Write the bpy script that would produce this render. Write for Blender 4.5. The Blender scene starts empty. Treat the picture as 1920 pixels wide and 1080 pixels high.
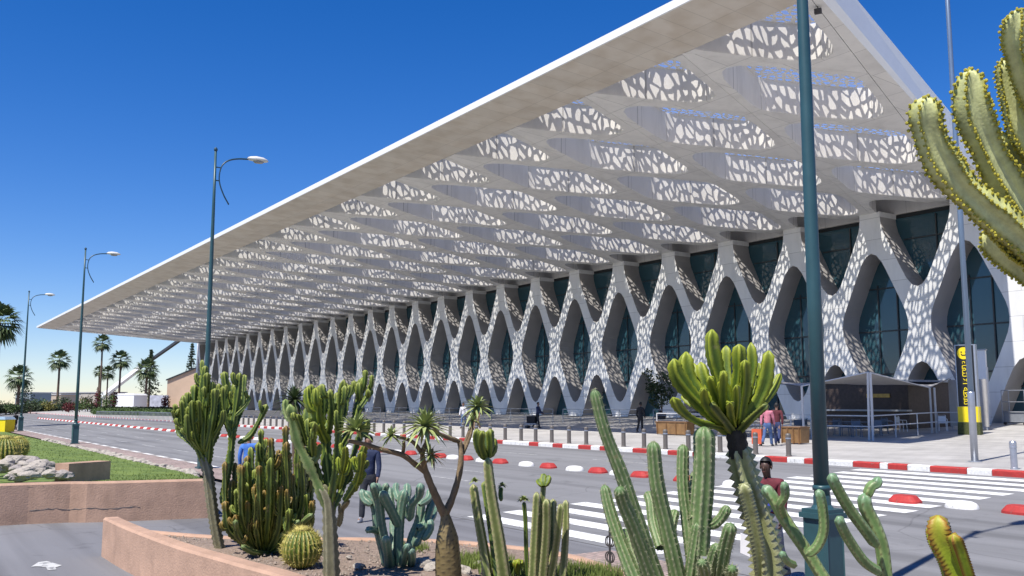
import bpy, bmesh, math, random
import numpy as np
from mathutils import Vector, Matrix
R = math.radians
random.seed(7); rng = np.random.default_rng(7)
sc = bpy.context.scene
COL = sc.collection
# ---------------------------------------------------------------- camera numbers (x = along the facade, y = towards it)
F_PX = 1760.0; CXP, CYP = 960.0, 540.0; HZ = 757.0; CZ = 2.5
TH = math.atan((HZ - CYP) / F_PX)
YAW = math.pi - math.atan(1175.0 / math.hypot(F_PX, HZ - CYP))
FW = np.array([math.cos(YAW) * math.cos(TH), math.sin(YAW) * math.cos(TH), math.sin(TH)])
RT = np.array([math.sin(YAW), -math.cos(YAW), 0.0]); UP = np.cross(RT, FW)
def ray(px, py): return FW + RT * (px - CXP) / F_PX - UP * (py - CYP) / F_PX
def at(px, py, t): return np.array([0, 0, CZ]) + ray(px, py) * t
def onz(px, py, z):
    d = ray(px, py); t = (z - CZ) / d[2]; return np.array([d[0] * t, d[1] * t, z]), t
def gz(v):
    if v < 10.5: return .1
    if v < 24.4: return .1 + .52 * (v - 10.5) / 13.9
    if v < 24.65: return .78
    if v < 42: return .78 + .07 * (v - 24.65) / 17.35
    if v < 60: return .85 + .42 * (v - 42) / 18
    return 1.27
def ongr(px, py):
    d = ray(px, py); t = 2.0
    while t < 700:
        if CZ + d[2] * t < gz(d[1] * t): break
        t += .02 if t < 90 else .2
    p = d * t; return np.array([p[0], p[1], gz(p[1])]), t
# ---------------------------------------------------------------- materials
def nodes(name):
    m = bpy.data.materials.new(name); m.use_nodes = True
    nt = m.node_tree; return m, nt, nt.nodes['Principled BSDF']
def mat(name, c, rough=.6, var=.12, scale=6.0, bump=0.0, bscale=40.0, metal=0.0, spec=.5, c2=None, coat=0):
    m, nt, b = nodes(name)
    b.inputs['Roughness'].default_value = rough; b.inputs['Metallic'].default_value = metal
    b.inputs['Specular IOR Level'].default_value = spec
    if coat: b.inputs['Coat Weight'].default_value = coat
    tc = nt.nodes.new('ShaderNodeTexCoord')
    n = nt.nodes.new('ShaderNodeTexNoise'); n.inputs['Scale'].default_value = scale; n.inputs['Detail'].default_value = 6; n.inputs['Roughness'].default_value = .65
    nt.links.new(tc.outputs['Object'], n.inputs['Vector'])
    r = nt.nodes.new('ShaderNodeValToRGB'); r.color_ramp.elements[0].position = .3; r.color_ramp.elements[1].position = .7
    c = np.array(c, float); lo = c * (1 - var); hi = np.minimum(c * (1 + var), 1) if c2 is None else np.array(c2)
    r.color_ramp.elements[0].color = (*lo, 1); r.color_ramp.elements[1].color = (*hi, 1)
    nt.links.new(n.outputs['Fac'], r.inputs['Fac']); nt.links.new(r.outputs['Color'], b.inputs['Base Color'])
    if bump:
        n2 = nt.nodes.new('ShaderNodeTexNoise'); n2.inputs['Scale'].default_value = bscale; n2.inputs['Detail'].default_value = 4
        nt.links.new(tc.outputs['Object'], n2.inputs['Vector'])
        bp = nt.nodes.new('ShaderNodeBump'); bp.inputs['Strength'].default_value = bump; bp.inputs['Distance'].default_value = .02
        nt.links.new(n2.outputs['Fac'], bp.inputs['Height']); nt.links.new(bp.outputs['Normal'], b.inputs['Normal'])
    return m
def plantmat(name, valley, ridge, tip=None, spots=None, rough=.55):
    """skin of a ribbed stem: valley and ridge colours follow the rib attribute, scars by noise"""
    m, nt, b = nodes(name); b.inputs['Roughness'].default_value = rough
    L = nt.links.new; N = nt.nodes.new
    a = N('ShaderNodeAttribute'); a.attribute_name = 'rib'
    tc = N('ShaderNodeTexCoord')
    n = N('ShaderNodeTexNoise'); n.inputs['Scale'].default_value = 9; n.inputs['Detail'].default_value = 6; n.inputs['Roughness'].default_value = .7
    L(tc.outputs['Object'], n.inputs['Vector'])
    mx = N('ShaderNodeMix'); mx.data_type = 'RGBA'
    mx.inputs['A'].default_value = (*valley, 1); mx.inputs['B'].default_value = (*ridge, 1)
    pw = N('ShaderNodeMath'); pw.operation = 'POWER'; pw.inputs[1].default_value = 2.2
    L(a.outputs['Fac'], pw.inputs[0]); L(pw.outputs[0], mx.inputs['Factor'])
    mr = N('ShaderNodeMapRange'); mr.inputs['From Min'].default_value = .25; mr.inputs['From Max'].default_value = .75
    mr.inputs['To Min'].default_value = .62; mr.inputs['To Max'].default_value = 1.35
    L(n.outputs['Fac'], mr.inputs['Value'])
    mu = N('ShaderNodeMix'); mu.data_type = 'RGBA'; mu.blend_type = 'MULTIPLY'; mu.inputs['Factor'].default_value = 1
    L(mx.outputs['Result'], mu.inputs['A']); L(mr.outputs['Result'], mu.inputs['B'])
    out = mu.outputs['Result']
    if tip is not None:
        t = N('ShaderNodeAttribute'); t.attribute_name = 'tip'
        m3 = N('ShaderNodeMix'); m3.data_type = 'RGBA'; m3.inputs['B'].default_value = (*tip, 1)
        L(out, m3.inputs['A']); L(t.outputs['Fac'], m3.inputs['Factor']); out = m3.outputs['Result']
    if spots is not None:
        t = N('ShaderNodeAttribute'); t.attribute_name = 'areole'
        m4 = N('ShaderNodeMix'); m4.data_type = 'RGBA'; m4.inputs['B'].default_value = (*spots, 1)
        L(out, m4.inputs['A']); L(t.outputs['Fac'], m4.inputs['Factor']); out = m4.outputs['Result']
    sn = N('ShaderNodeTexNoise'); sn.inputs['Scale'].default_value = 5.5; sn.inputs['Detail'].default_value = 9; sn.inputs['Roughness'].default_value = .8; L(tc.outputs['Object'], sn.inputs['Vector'])
    sr = N('ShaderNodeMapRange'); sr.inputs['From Min'].default_value = .60; sr.inputs['From Max'].default_value = .68; sr.inputs['To Max'].default_value = .75; L(sn.outputs['Fac'], sr.inputs['Value'])
    m5 = N('ShaderNodeMix'); m5.data_type = 'RGBA'; m5.inputs['B'].default_value = (.24, .19, .10, 1); L(out, m5.inputs['A']); L(sr.outputs['Result'], m5.inputs['Factor']); out = m5.outputs['Result']
    L(out, b.inputs['Base Color'])
    n2 = N('ShaderNodeTexNoise'); n2.inputs['Scale'].default_value = 60; L(tc.outputs['Object'], n2.inputs['Vector'])
    bp = N('ShaderNodeBump'); bp.inputs['Strength'].default_value = .25; bp.inputs['Distance'].default_value = .01
    L(n2.outputs['Fac'], bp.inputs['Height']); L(bp.outputs['Normal'], b.inputs['Normal'])
    return m
def asphalt(name, c, big=.25, bias=1.0):
    m, nt, b = nodes(name); b.inputs['Roughness'].default_value = .85; b.inputs['Specular IOR Level'].default_value = .3
    L = nt.links.new; N = nt.nodes.new
    tc = N('ShaderNodeTexCoord')
    mp = N('ShaderNodeMapping'); mp.inputs['Scale'].default_value = (.12, .9, 1); L(tc.outputs['Object'], mp.inputs['Vector'])
    n = N('ShaderNodeTexNoise'); n.inputs['Scale'].default_value = 1.0; n.inputs['Detail'].default_value = 8; n.inputs['Roughness'].default_value = .62
    L(mp.outputs['Vector'], n.inputs['Vector'])
    s = N('ShaderNodeTexNoise'); s.inputs['Scale'].default_value = 55; s.inputs['Detail'].default_value = 3; L(tc.outputs['Object'], s.inputs['Vector'])
    ad = N('ShaderNodeMath'); ad.operation = 'MULTIPLY_ADD'; ad.inputs[1].default_value = .35; L(s.outputs['Fac'], ad.inputs[0]); L(n.outputs['Fac'], ad.inputs[2])
    r = N('ShaderNodeValToRGB'); r.color_ramp.elements[0].position = .45; r.color_ramp.elements[1].position = .9
    c = np.array(c); r.color_ramp.elements[0].color = (*(c * (1 - big)), 1); r.color_ramp.elements[1].color = (*(c * (1 + big)), 1)
    L(ad.outputs[0], r.inputs['Fac']); L(r.outputs['Color'], b.inputs['Base Color'])
    col = r.outputs['Color']
    def mul(fac_socket, lo, a, z, col):
        mr = N('ShaderNodeMapRange'); mr.inputs['From Min'].default_value = a; mr.inputs['From Max'].default_value = z; mr.inputs['To Min'].default_value = lo; mr.inputs['To Max'].default_value = 1.0
        L(fac_socket, mr.inputs['Value']); mm = N('ShaderNodeMix'); mm.data_type = 'RGBA'; mm.blend_type = 'MULTIPLY'; mm.inputs['Factor'].default_value = 1; L(col, mm.inputs['A']); L(mr.outputs['Result'], mm.inputs['B']); return mm.outputs['Result']
    m2 = N('ShaderNodeMapping'); m2.inputs['Scale'].default_value = (.03, 1.5, 1); L(tc.outputs['Object'], m2.inputs['Vector'])
    t = N('ShaderNodeTexNoise'); t.inputs['Scale'].default_value = 1; t.inputs['Detail'].default_value = 4; L(m2.outputs['Vector'], t.inputs['Vector']); col = mul(t.outputs['Fac'], .74, .36, .52, col)      # tyre tracks
    o = N('ShaderNodeTexNoise'); o.inputs['Scale'].default_value = .9; o.inputs['Detail'].default_value = 7; o.inputs['Roughness'].default_value = .7; L(tc.outputs['Object'], o.inputs['Vector']); col = mul(o.outputs['Fac'], .7, .3, .42, col)   # oil stains
    w = N('ShaderNodeTexNoise'); w.inputs['Scale'].default_value = .8; w.inputs['Detail'].default_value = 5; L(tc.outputs['Object'], w.inputs['Vector'])
    wm_ = N('ShaderNodeMix'); wm_.data_type = 'VECTOR'; wm_.inputs['Factor'].default_value = .35; L(tc.outputs['Object'], wm_.inputs['A']); L(w.outputs['Color'], wm_.inputs['B'])
    vc = N('ShaderNodeTexVoronoi'); vc.feature = 'DISTANCE_TO_EDGE'; vc.voronoi_dimensions = '2D'; vc.inputs['Scale'].default_value = .32; L(wm_.outputs['Result'], vc.inputs['Vector']); col = mul(vc.outputs['Distance'], .78, .002, .006, col)   # cracks
    L(col, b.inputs['Base Color'])
    bp = N('ShaderNodeBump'); bp.inputs['Strength'].default_value = .3; bp.inputs['Distance'].default_value = .01
    L(s.outputs['Fac'], bp.inputs['Height']); L(bp.outputs['Normal'], b.inputs['Normal'])
    return m
def chipped(name, c, under, thr=.36, sc=9, dirt=.75):
    m, nt, b = nodes(name); b.inputs['Roughness'].default_value = .7; L = nt.links.new; N = nt.nodes.new; tc = N('ShaderNodeTexCoord')
    n = N('ShaderNodeTexNoise'); n.inputs['Scale'].default_value = sc; n.inputs['Detail'].default_value = 8; n.inputs['Roughness'].default_value = .75; L(tc.outputs['Object'], n.inputs['Vector'])
    r = N('ShaderNodeValToRGB'); e = r.color_ramp.elements; e[0].position = thr - .03; e[1].position = thr + .03; e[0].color = (*under, 1); e[1].color = (*(np.array(c) * dirt), 1)
    q = e.new(.62); q.color = (*c, 1); L(n.outputs['Fac'], r.inputs['Fac']); L(r.outputs['Color'], b.inputs['Base Color'])
    bp = N('ShaderNodeBump'); bp.inputs['Strength'].default_value = .5; bp.inputs['Distance'].default_value = .02; L(n.outputs['Fac'], bp.inputs['Height']); L(bp.outputs['Normal'], b.inputs['Normal']); return m
def rendered_wall(name, c):
    m, nt, b = nodes(name); b.inputs['Roughness'].default_value = .9; L = nt.links.new; N = nt.nodes.new; tc = N('ShaderNodeTexCoord'); c = np.array(c)
    n = N('ShaderNodeTexNoise'); n.inputs['Scale'].default_value = 1.7; n.inputs['Detail'].default_value = 9; n.inputs['Roughness'].default_value = .7; L(tc.outputs['Object'], n.inputs['Vector'])
    r = N('ShaderNodeValToRGB'); e = r.color_ramp.elements; e[0].position = .3; e[1].position = .72; e[0].color = (*(c * .72), 1); e[1].color = (*(c * 1.12), 1); L(n.outputs['Fac'], r.inputs['Fac']); col = r.outputs['Color']
    def mul(sock, lo, a, z, col):
        mr = N('ShaderNodeMapRange'); mr.inputs['From Min'].default_value = a; mr.inputs['From Max'].default_value = z; mr.inputs['To Min'].default_value = lo; mr.inputs['To Max'].default_value = 1
        L(sock, mr.inputs['Value']); mm = N('ShaderNodeMix'); mm.data_type = 'RGBA'; mm.blend_type = 'MULTIPLY'; mm.inputs['Factor'].default_value = 1; L(col, mm.inputs['A']); L(mr.outputs['Result'], mm.inputs['B']); return mm.outputs['Result']
    mp = N('ShaderNodeMapping'); mp.inputs['Scale'].default_value = (2.2, 2.2, .5); L(tc.outputs['Object'], mp.inputs['Vector'])
    t = N('ShaderNodeTexNoise'); t.inputs['Scale'].default_value = 1; t.inputs['Detail'].default_value = 6; L(mp.outputs['Vector'], t.inputs['Vector']); col = mul(t.outputs['Fac'], .84, .32, .5, col)
    v = N('ShaderNodeTexVoronoi'); v.feature = 'DISTANCE_TO_EDGE'; v.inputs['Scale'].default_value = .8; w = N('ShaderNodeMix'); w.data_type = 'VECTOR'; w.inputs['Factor'].default_value = .3; L(tc.outputs['Object'], w.inputs['A']); L(n.outputs['Color'], w.inputs['B']); L(w.outputs['Result'], v.inputs['Vector']); col = mul(v.outputs['Distance'], .86, .001, .005, col)
    L(col, b.inputs['Base Color']); f = N('ShaderNodeTexNoise'); f.inputs['Scale'].default_value = 35; f.inputs['Detail'].default_value = 5; L(tc.outputs['Object'], f.inputs['Vector'])
    bp = N('ShaderNodeBump'); bp.inputs['Strength'].default_value = .4; bp.inputs['Distance'].default_value = .02; L(f.outputs['Fac'], bp.inputs['Height']); L(bp.outputs['Normal'], b.inputs['Normal']); return m
def jointed(name, c, bw, rh, vertical=False, var=.04, joint=.62):
    m, nt, b = nodes(name); b.inputs['Roughness'].default_value = .55; L = nt.links.new; N = nt.nodes.new; tc = N('ShaderNodeTexCoord'); c = np.array(c); vec = tc.outputs['Object']
    if vertical:
        sx = N('ShaderNodeSeparateXYZ'); cx = N('ShaderNodeCombineXYZ'); L(vec, sx.inputs[0]); L(sx.outputs['X'], cx.inputs['X']); L(sx.outputs['Z'], cx.inputs['Y']); vec = cx.outputs[0]
    br = N('ShaderNodeTexBrick'); br.inputs['Scale'].default_value = 1; br.inputs['Brick Width'].default_value = bw; br.inputs['Row Height'].default_value = rh; br.inputs['Mortar Size'].default_value = .018; br.offset = .5
    br.inputs['Color1'].default_value = (*(c * (1 - var)), 1); br.inputs['Color2'].default_value = (*(c * (1 + var)), 1); br.inputs['Mortar'].default_value = (*(c * joint), 1); L(vec, br.inputs['Vector'])
    oi = N('ShaderNodeObjectInfo'); ad = N('ShaderNodeVectorMath'); L(tc.outputs['Object'], ad.inputs[0]); L(oi.outputs['Location'], ad.inputs[1])
    mp = N('ShaderNodeMapping'); mp.inputs['Scale'].default_value = (.9, .9, .25); L(ad.outputs[0], mp.inputs['Vector'])
    n = N('ShaderNodeTexNoise'); n.inputs['Scale'].default_value = 1; n.inputs['Detail'].default_value = 8; n.inputs['Roughness'].default_value = .65; L(mp.outputs['Vector'], n.inputs['Vector'])
    r = N('ShaderNodeMapRange'); r.inputs['From Min'].default_value = .3; r.inputs['From Max'].default_value = .55; r.inputs['To Min'].default_value = .86; r.inputs['To Max'].default_value = 1; L(n.outputs['Fac'], r.inputs['Value'])
    mm = N('ShaderNodeMix'); mm.data_type = 'RGBA'; mm.blend_type = 'MULTIPLY'; mm.inputs['Factor'].default_value = 1; L(br.outputs['Color'], mm.inputs['A']); L(r.outputs['Result'], mm.inputs['B']); L(mm.outputs['Result'], b.inputs['Base Color']); return m
def pavers(name, c, mortar, sx, sy, var=.15, off=.5, ms=.015):
    m, nt, b = nodes(name); b.inputs['Roughness'].default_value = .75
    L = nt.links.new; N = nt.nodes.new
    tc = N('ShaderNodeTexCoord')
    br = N('ShaderNodeTexBrick'); br.inputs['Scale'].default_value = 1; br.inputs['Brick Width'].default_value = sx; br.inputs['Row Height'].default_value = sy
    br.inputs['Mortar Size'].default_value = ms; br.offset = off
    c = np.array(c); br.inputs['Color1'].default_value = (*(c * (1 - var)), 1); br.inputs['Color2'].default_value = (*(c * (1 + var)), 1); br.inputs['Mortar'].default_value = (*mortar, 1)
    L(tc.outputs['Object'], br.inputs['Vector'])
    n = N('ShaderNodeTexNoise'); n.inputs['Scale'].default_value = .7; n.inputs['Detail'].default_value = 8; L(tc.outputs['Object'], n.inputs['Vector'])
    mr = N('ShaderNodeMapRange'); mr.inputs['From Min'].default_value = .3; mr.inputs['From Max'].default_value = .7; mr.inputs['To Min'].default_value = .8; mr.inputs['To Max'].default_value = 1.15
    L(n.outputs['Fac'], mr.inputs['Value'])
    mu = N('ShaderNodeMix'); mu.data_type = 'RGBA'; mu.blend_type = 'MULTIPLY'; mu.inputs['Factor'].default_value = 1
    L(br.outputs['Color'], mu.inputs['A']); L(mr.outputs['Result'], mu.inputs['B']); L(mu.outputs['Result'], b.inputs['Base Color'])
    return m
def perforated(name):
    """white sheet cut through by a leaf-like ornament: the holes are see-through, veiled by an added white film"""
    m, nt, b = nodes(name); b.inputs['Base Color'].default_value = (.72, .71, .69, 1); b.inputs['Roughness'].default_value = .5
    L = nt.links.new; N = nt.nodes.new
    tc = N('ShaderNodeTexCoord')
    n = N('ShaderNodeTexNoise'); n.inputs['Scale'].default_value = 1.1; n.inputs['Detail'].default_value = 2; L(tc.outputs['Object'], n.inputs['Vector'])
    mixv = N('ShaderNodeMix'); mixv.data_type = 'VECTOR'; mixv.inputs['Factor'].default_value = .12
    L(tc.outputs['Object'], mixv.inputs['A']); L(n.outputs['Color'], mixv.inputs['B'])
    v = N('ShaderNodeTexVoronoi'); v.voronoi_dimensions = '2D'; v.feature = 'DISTANCE_TO_EDGE'; v.inputs['Scale'].default_value = 2.9; v.inputs['Randomness'].default_value = 1
    mp = N('ShaderNodeMapping'); mp.inputs['Rotation'].default_value = (0, 0, R(35)); mp.inputs['Scale'].default_value = (1.25, .8, 1)
    L(mixv.outputs['Result'], mp.inputs['Vector']); L(mp.outputs['Vector'], v.inputs['Vector'])
    n3 = N('ShaderNodeTexNoise'); n3.inputs['Scale'].default_value = 2.3; n3.inputs['Detail'].default_value = 1; L(tc.outputs['Object'], n3.inputs['Vector'])
    th = N('ShaderNodeMapRange'); th.inputs['From Min'].default_value = .3; th.inputs['From Max'].default_value = .7; th.inputs['To Min'].default_value = .085; th.inputs['To Max'].default_value = .31; L(n3.outputs['Fac'], th.inputs['Value'])
    gt = N('ShaderNodeMath'); gt.operation = 'GREATER_THAN'; L(v.outputs['Distance'], gt.inputs[0])
    # the ornament stays inside each rhombic panel of the coffer lattice
    sx = N('ShaderNodeSeparateXYZ'); L(tc.outputs['Object'], sx.inputs[0])
    def mth(op, a, b_=None):
        q = N('ShaderNodeMath'); q.operation = op
        for i, x in enumerate((a, b_)):
            if x is None: continue
            if isinstance(x, (int, float)): q.inputs[i].default_value = x
            else: L(x, q.inputs[i])
        return q.outputs[0]
    be = mth('DIVIDE', mth('ADD', sx.outputs['Y'], 30.8), 8.3)
    al = mth('DIVIDE', mth('ADD', mth('ADD', sx.outputs['X'], -38.88 + 26.55), mth('MULTIPLY', be, 3.3)), 7.224)
    def fr_(x): return mth('ABSOLUTE', mth('SUBTRACT', x, mth('ROUND', x)))
    edge = mth('MAXIMUM', fr_(al), fr_(mth('SUBTRACT', be, al)))
    big = mth('MULTIPLY', mth('GREATER_THAN', edge, .412), 5.0)
    L(mth('ADD', th.outputs['Result'], big), gt.inputs[1])
    tr0 = N('ShaderNodeBsdfTransparent'); tl = N('ShaderNodeBsdfTranslucent'); tl.inputs['Color'].default_value = (.9, .9, .9, 1); tr = N('ShaderNodeMixShader'); tr.inputs['Fac'].default_value = .12  # translucent white film added so the holes look brighter from below
    L(tr0.outputs['BSDF'], tr.inputs[1]); L(tl.outputs['BSDF'], tr.inputs[2]); ms = N('ShaderNodeMixShader')
    L(gt.outputs[0], ms.inputs['Fac']); L(b.outputs['BSDF'], ms.inputs[1]); L(tr.outputs['Shader'], ms.inputs[2])
    L(ms.outputs['Shader'], nt.nodes['Material Output'].inputs['Surface'])
    return m
M = {}
M['white'] = jointed('white_cladding', (.78, .78, .77), 40, 1.61, True)
M['reveal'] = mat('shaded_reveal', (.40, .38, .37), .6, .08, .6)  # cladding toned down: shade of the deep reveals painted into the colour
M['soffit'] = jointed('soffit_panel', (.78, .76, .73), 3.61, 2.77)
def planked(name, c):
    m, nt, b = nodes(name); b.inputs['Roughness'].default_value = .5
    L = nt.links.new; N = nt.nodes.new; tc = N('ShaderNodeTexCoord')
    br = N('ShaderNodeTexBrick'); br.inputs['Scale'].default_value = 1; br.inputs['Brick Width'].default_value = 1.2; br.inputs['Row Height'].default_value = 8; br.inputs['Mortar Size'].default_value = .02
    br.offset = 0; c = np.array(c); br.inputs['Color1'].default_value = (*(c * .95), 1); br.inputs['Color2'].default_value = (*(c * 1.05), 1); br.inputs['Mortar'].default_value = (*(c * .8), 1)
    L(tc.outputs['Object'], br.inputs['Vector'])
    n = N('ShaderNodeTexNoise'); n.inputs['Scale'].default_value = .8; n.inputs['Detail'].default_value = 6; L(tc.outputs['Object'], n.inputs['Vector'])
    mu = N('ShaderNodeMix'); mu.data_type = 'RGBA'; mu.blend_type = 'MULTIPLY'; mu.inputs['Factor'].default_value = .35
    r = N('ShaderNodeValToRGB'); r.color_ramp.elements[0].position = .35; r.color_ramp.elements[0].color = (.6, .5, .38, 1); r.color_ramp.elements[1].position = .6
    L(n.outputs['Fac'], r.inputs['Fac']); L(br.outputs['Color'], mu.inputs['A']); L(r.outputs['Color'], mu.inputs['B']); L(mu.outputs['Result'], b.inputs['Base Color'])
    return m
M['band'] = planked('soffit_planks', (.66, .60, .52))
M['fascia'] = mat('fascia_white', (.82, .82, .81), .4, .03, 1)
M['lid'] = perforated('perforated_ornament_sheet')
M['roofdark'] = mat('roof_membrane', (.45, .45, .45), .8)
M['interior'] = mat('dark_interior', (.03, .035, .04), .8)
g_, nt_, b_ = nodes('tinted_glass'); b_.inputs['Base Color'].default_value = (.03, .085, .11, 1); b_.inputs['Roughness'].default_value = .06; b_.inputs['Specular IOR Level'].default_value = .8
M['glass'] = g_
M['mullion'] = mat('mullion_dark', (.03, .035, .04), .4)
M['asphalt'] = asphalt('asphalt_road', (.20, .20, .205), .16)
M['path'] = asphalt('asphalt_path', (.18, .18, .19), .12)
M['pave'] = pavers('concrete_pavement', (.40, .385, .365), (.28, .27, .26), .6, .6, .06)
M['redpave'] = pavers('red_pavers', (.34, .25, .22), (.2, .17, .15), .22, .11, .18)
M['earth'] = mat('dusty_earth', (.28, .22, .16), .95, .25, .3)
M['kwhite'] = chipped('kerb_white_paint', (.78, .77, .74), (.32, .31, .30), .36)
M['kred'] = chipped('kerb_red_paint', (.44, .035, .03), (.26, .16, .14), .36)
M['kyel'] = mat('kerb_yellow_paint', (.60, .42, .05), .6, .15, 5)
def wornpaint(name, c, thr=.38):
    m, nt, b = nodes(name); b.inputs['Base Color'].default_value = (*c, 1); b.inputs['Roughness'].default_value = .7
    L = nt.links.new; N = nt.nodes.new; tc = N('ShaderNodeTexCoord')
    n = N('ShaderNodeTexNoise'); n.inputs['Scale'].default_value = 7; n.inputs['Detail'].default_value = 8; n.inputs['Roughness'].default_value = .75; L(tc.outputs['Object'], n.inputs['Vector'])
    r = N('ShaderNodeValToRGB'); r.color_ramp.elements[0].position = thr - .04; r.color_ramp.elements[1].position = thr + .04
    r.color_ramp.elements[0].color = (.22, .22, .22, 1); r.color_ramp.elements[1].color = (*c, 1)
    L(n.outputs['Fac'], r.inputs['Fac']); L(r.outputs['Color'], b.inputs['Base Color']); return m
M['roadpaint'] = wornpaint('worn_road_paint', (.74, .74, .72), .41)
M['faintpaint'] = wornpaint('faded_road_paint', (.42, .42, .41), .5)
M['peach'] = rendered_wall('peach_render', (.47, .30, .21))
M['grass'] = mat('lawn_grass', (.10, .17, .025), .8, .35, 1.2, c2=(.17, .23, .04))
M['soil'] = mat('gravel_soil', (.24, .18, .14), .95, .35, 14, .8, 70)
M['stone'] = mat('pale_stone', (.38, .34, .29), .85, .25, 5, .5, 20)
M['stone2'] = mat('grey_stone', (.30, .27, .25), .85, .3, 5, .5, 20)
M['teal'] = mat('teal_paint', (.028, .078, .09), .4, .12, 3, spec=.5)
M['navy'] = mat('dark_teal_paint', (.02, .06, .09), .4, .1, 3)
M['lampwhite'] = mat('lamp_housing', (.7, .68, .62), .4, .05)
M['lens'] = mat('lamp_lens', (.35, .33, .30), .2, .05)
M['steel'] = mat('brushed_steel', (.42, .44, .48), .38, .1, 4, metal=.7)
M['galv'] = mat('galvanised_rail', (.30, .32, .35), .5, .1, 4, metal=.4)
M['iron'] = mat('dark_iron', (.05, .045, .045), .55, .2)
M['bollard'] = mat('bronze_bollard', (.14, .125, .11), .5, .15, 8, metal=.2)
M['railwhite'] = mat('rail_pale', (.55, .55, .55), .5, .05)
M['wood'] = mat('orange_wood', (.22, .12, .045), .6, .3, 3)
M['fabric'] = mat('tent_fabric', (.40, .385, .37), .8, .1, 1.5)
M['whiteplastic'] = mat('white_plastic', (.75, .75, .75), .4, .03)
M['black'] = mat('black_panel', (.012, .012, .013), .35, .1)
M['yellow'] = mat('yellow_sign', (.80, .62, .01), .45, .05)
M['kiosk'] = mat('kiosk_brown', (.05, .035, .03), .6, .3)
M['bluetable'] = mat('blue_grey_metal', (.10, .14, .2), .5)
M['pot'] = mat('mossy_planter', (.06, .07, .02), .9, .5, 12)
# ---------------------------------------------------------------- mesh builder
class MB:
    def __init__(s): s.v = []; s.f = []; s.m = []; s.a = {}
    def add(s, vs, fs, mi=0, **attrs):
        o = len(s.v); s.v += [tuple(map(float, p)) for p in vs]; s.f += [tuple(i + o for i in f) for f in fs]; s.m += [mi] * len(fs)
        for k in set(s.a) | set(attrs):
            lst = s.a.setdefault(k, [0.0] * o)
            lst += list(attrs[k]) if k in attrs else [0.0] * len(vs)
        return s
    def box(s, c, d, rz=0.0, mi=0, taper=1.0):
        hx, hy, hz = d[0] / 2, d[1] / 2, d[2] / 2; cr, sr = math.cos(rz), math.sin(rz); vs = []
        for z in (-1, 1):
            k = taper if z > 0 else 1
            for x, y in ((-1, -1), (1, -1), (1, 1), (-1, 1)):
                X, Y = x * hx * k, y * hy * k; vs.append((c[0] + X * cr - Y * sr, c[1] + X * sr + Y * cr, c[2] + z * hz))
        return s.add(vs, [(3, 2, 1, 0), (4, 5, 6, 7), (0, 1, 5, 4), (1, 2, 6, 5), (2, 3, 7, 6), (3, 0, 4, 7)], mi)
    def tube(s, pts, rad, n=8, mi=0, cap=True):
        P = np.array(pts, float); k = len(P); rad = [rad] * k if np.isscalar(rad) else rad; fr = frames(P); vs = []; fs = []
        for i in range(k):
            a, b = fr[i]
            for j in range(n):
                w = 2 * math.pi * j / n; vs.append(P[i] + rad[i] * (math.cos(w) * a + math.sin(w) * b))
        for i in range(k - 1):
            for j in range(n): fs.append((i * n + j, i * n + (j + 1) % n, (i + 1) * n + (j + 1) % n, (i + 1) * n + j))
        if cap: fs += [tuple(range(n))[::-1], tuple((k - 1) * n + j for j in range(n))]
        return s.add(vs, fs, mi)
    def lathe(s, c, prof, n=16, mi=0, sx=1.0, sy=1.0, rz=0.0):
        vs = []; fs = []; k = len(prof)
        for r, z in prof:
            for j in range(n):
                w = 2 * math.pi * j / n; X, Y = r * math.cos(w) * sx, r * math.sin(w) * sy
                vs.append((c[0] + X * math.cos(rz) - Y * math.sin(rz), c[1] + X * math.sin(rz) + Y * math.cos(rz), c[2] + z))
        for i in range(k - 1):
            for j in range(n): fs.append((i * n + j, i * n + (j + 1) % n, (i + 1) * n + (j + 1) % n, (i + 1) * n + j))
        fs += [tuple(range(n))[::-1], tuple((k - 1) * n + j for j in range(n))]
        return s.add(vs, fs, mi)
    def build(s, name, mats, parent=None, origin=(0, 0, 0), smooth=False):
        me = bpy.data.meshes.new(name)
        o3 = np.array(origin, float)
        me.from_pydata([tuple(np.array(p) - o3) for p in s.v], [], s.f)
        for m in (mats if isinstance(mats, (list, tuple)) else [mats]): me.materials.append(m)
        if any(s.m): me.polygons.foreach_set('material_index', s.m)
        for k, lst in s.a.items():
            at_ = me.attributes.new(k, 'FLOAT', 'POINT'); at_.data.foreach_set('value', lst)
        if smooth: me.polygons.foreach_set('use_smooth', [True] * len(me.polygons))
        me.update()
        ob = bpy.data.objects.new(name, me); COL.objects.link(ob)
        if parent: ob.parent = parent
        else: ob.location = origin
        return ob
def frames(P):
    P = np.array(P, float); k = len(P); T = np.zeros_like(P)
    T[1:-1] = P[2:] - P[:-2] if k > 2 else 0
    T[0] = P[1] - P[0]; T[-1] = P[-1] - P[-2]
    T /= np.linalg.norm(T, axis=1)[:, None] + 1e-12
    ref = np.array([1.0, 0, 0]) if abs(T[0][0]) < .8 else np.array([0, 1.0, 0])
    a = ref - T[0] * (ref @ T[0]); a /= np.linalg.norm(a); out = []
    for i in range(k):
        a = a - T[i] * (a @ T[i]); a /= np.linalg.norm(a) + 1e-12; out.append((a, np.cross(T[i], a)))
    return out
def tag(o, label=None, cat=None, group=None, kind=None):
    if label: o['label'] = label
    if cat: o['category'] = cat
    if group: o['group'] = group
    if kind: o['kind'] = kind
    return o
def thing(name, loc, label, cat, group=None, rz=0.0):
    o = bpy.data.objects.new(name, None); COL.objects.link(o); o.location = tuple(map(float, loc)); o.rotation_euler = (0, 0, rz); o.empty_display_size = .2
    return tag(o, label, cat, group)
def struct(name, mb, mats): return tag(mb.build(name, mats), kind='structure')
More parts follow.
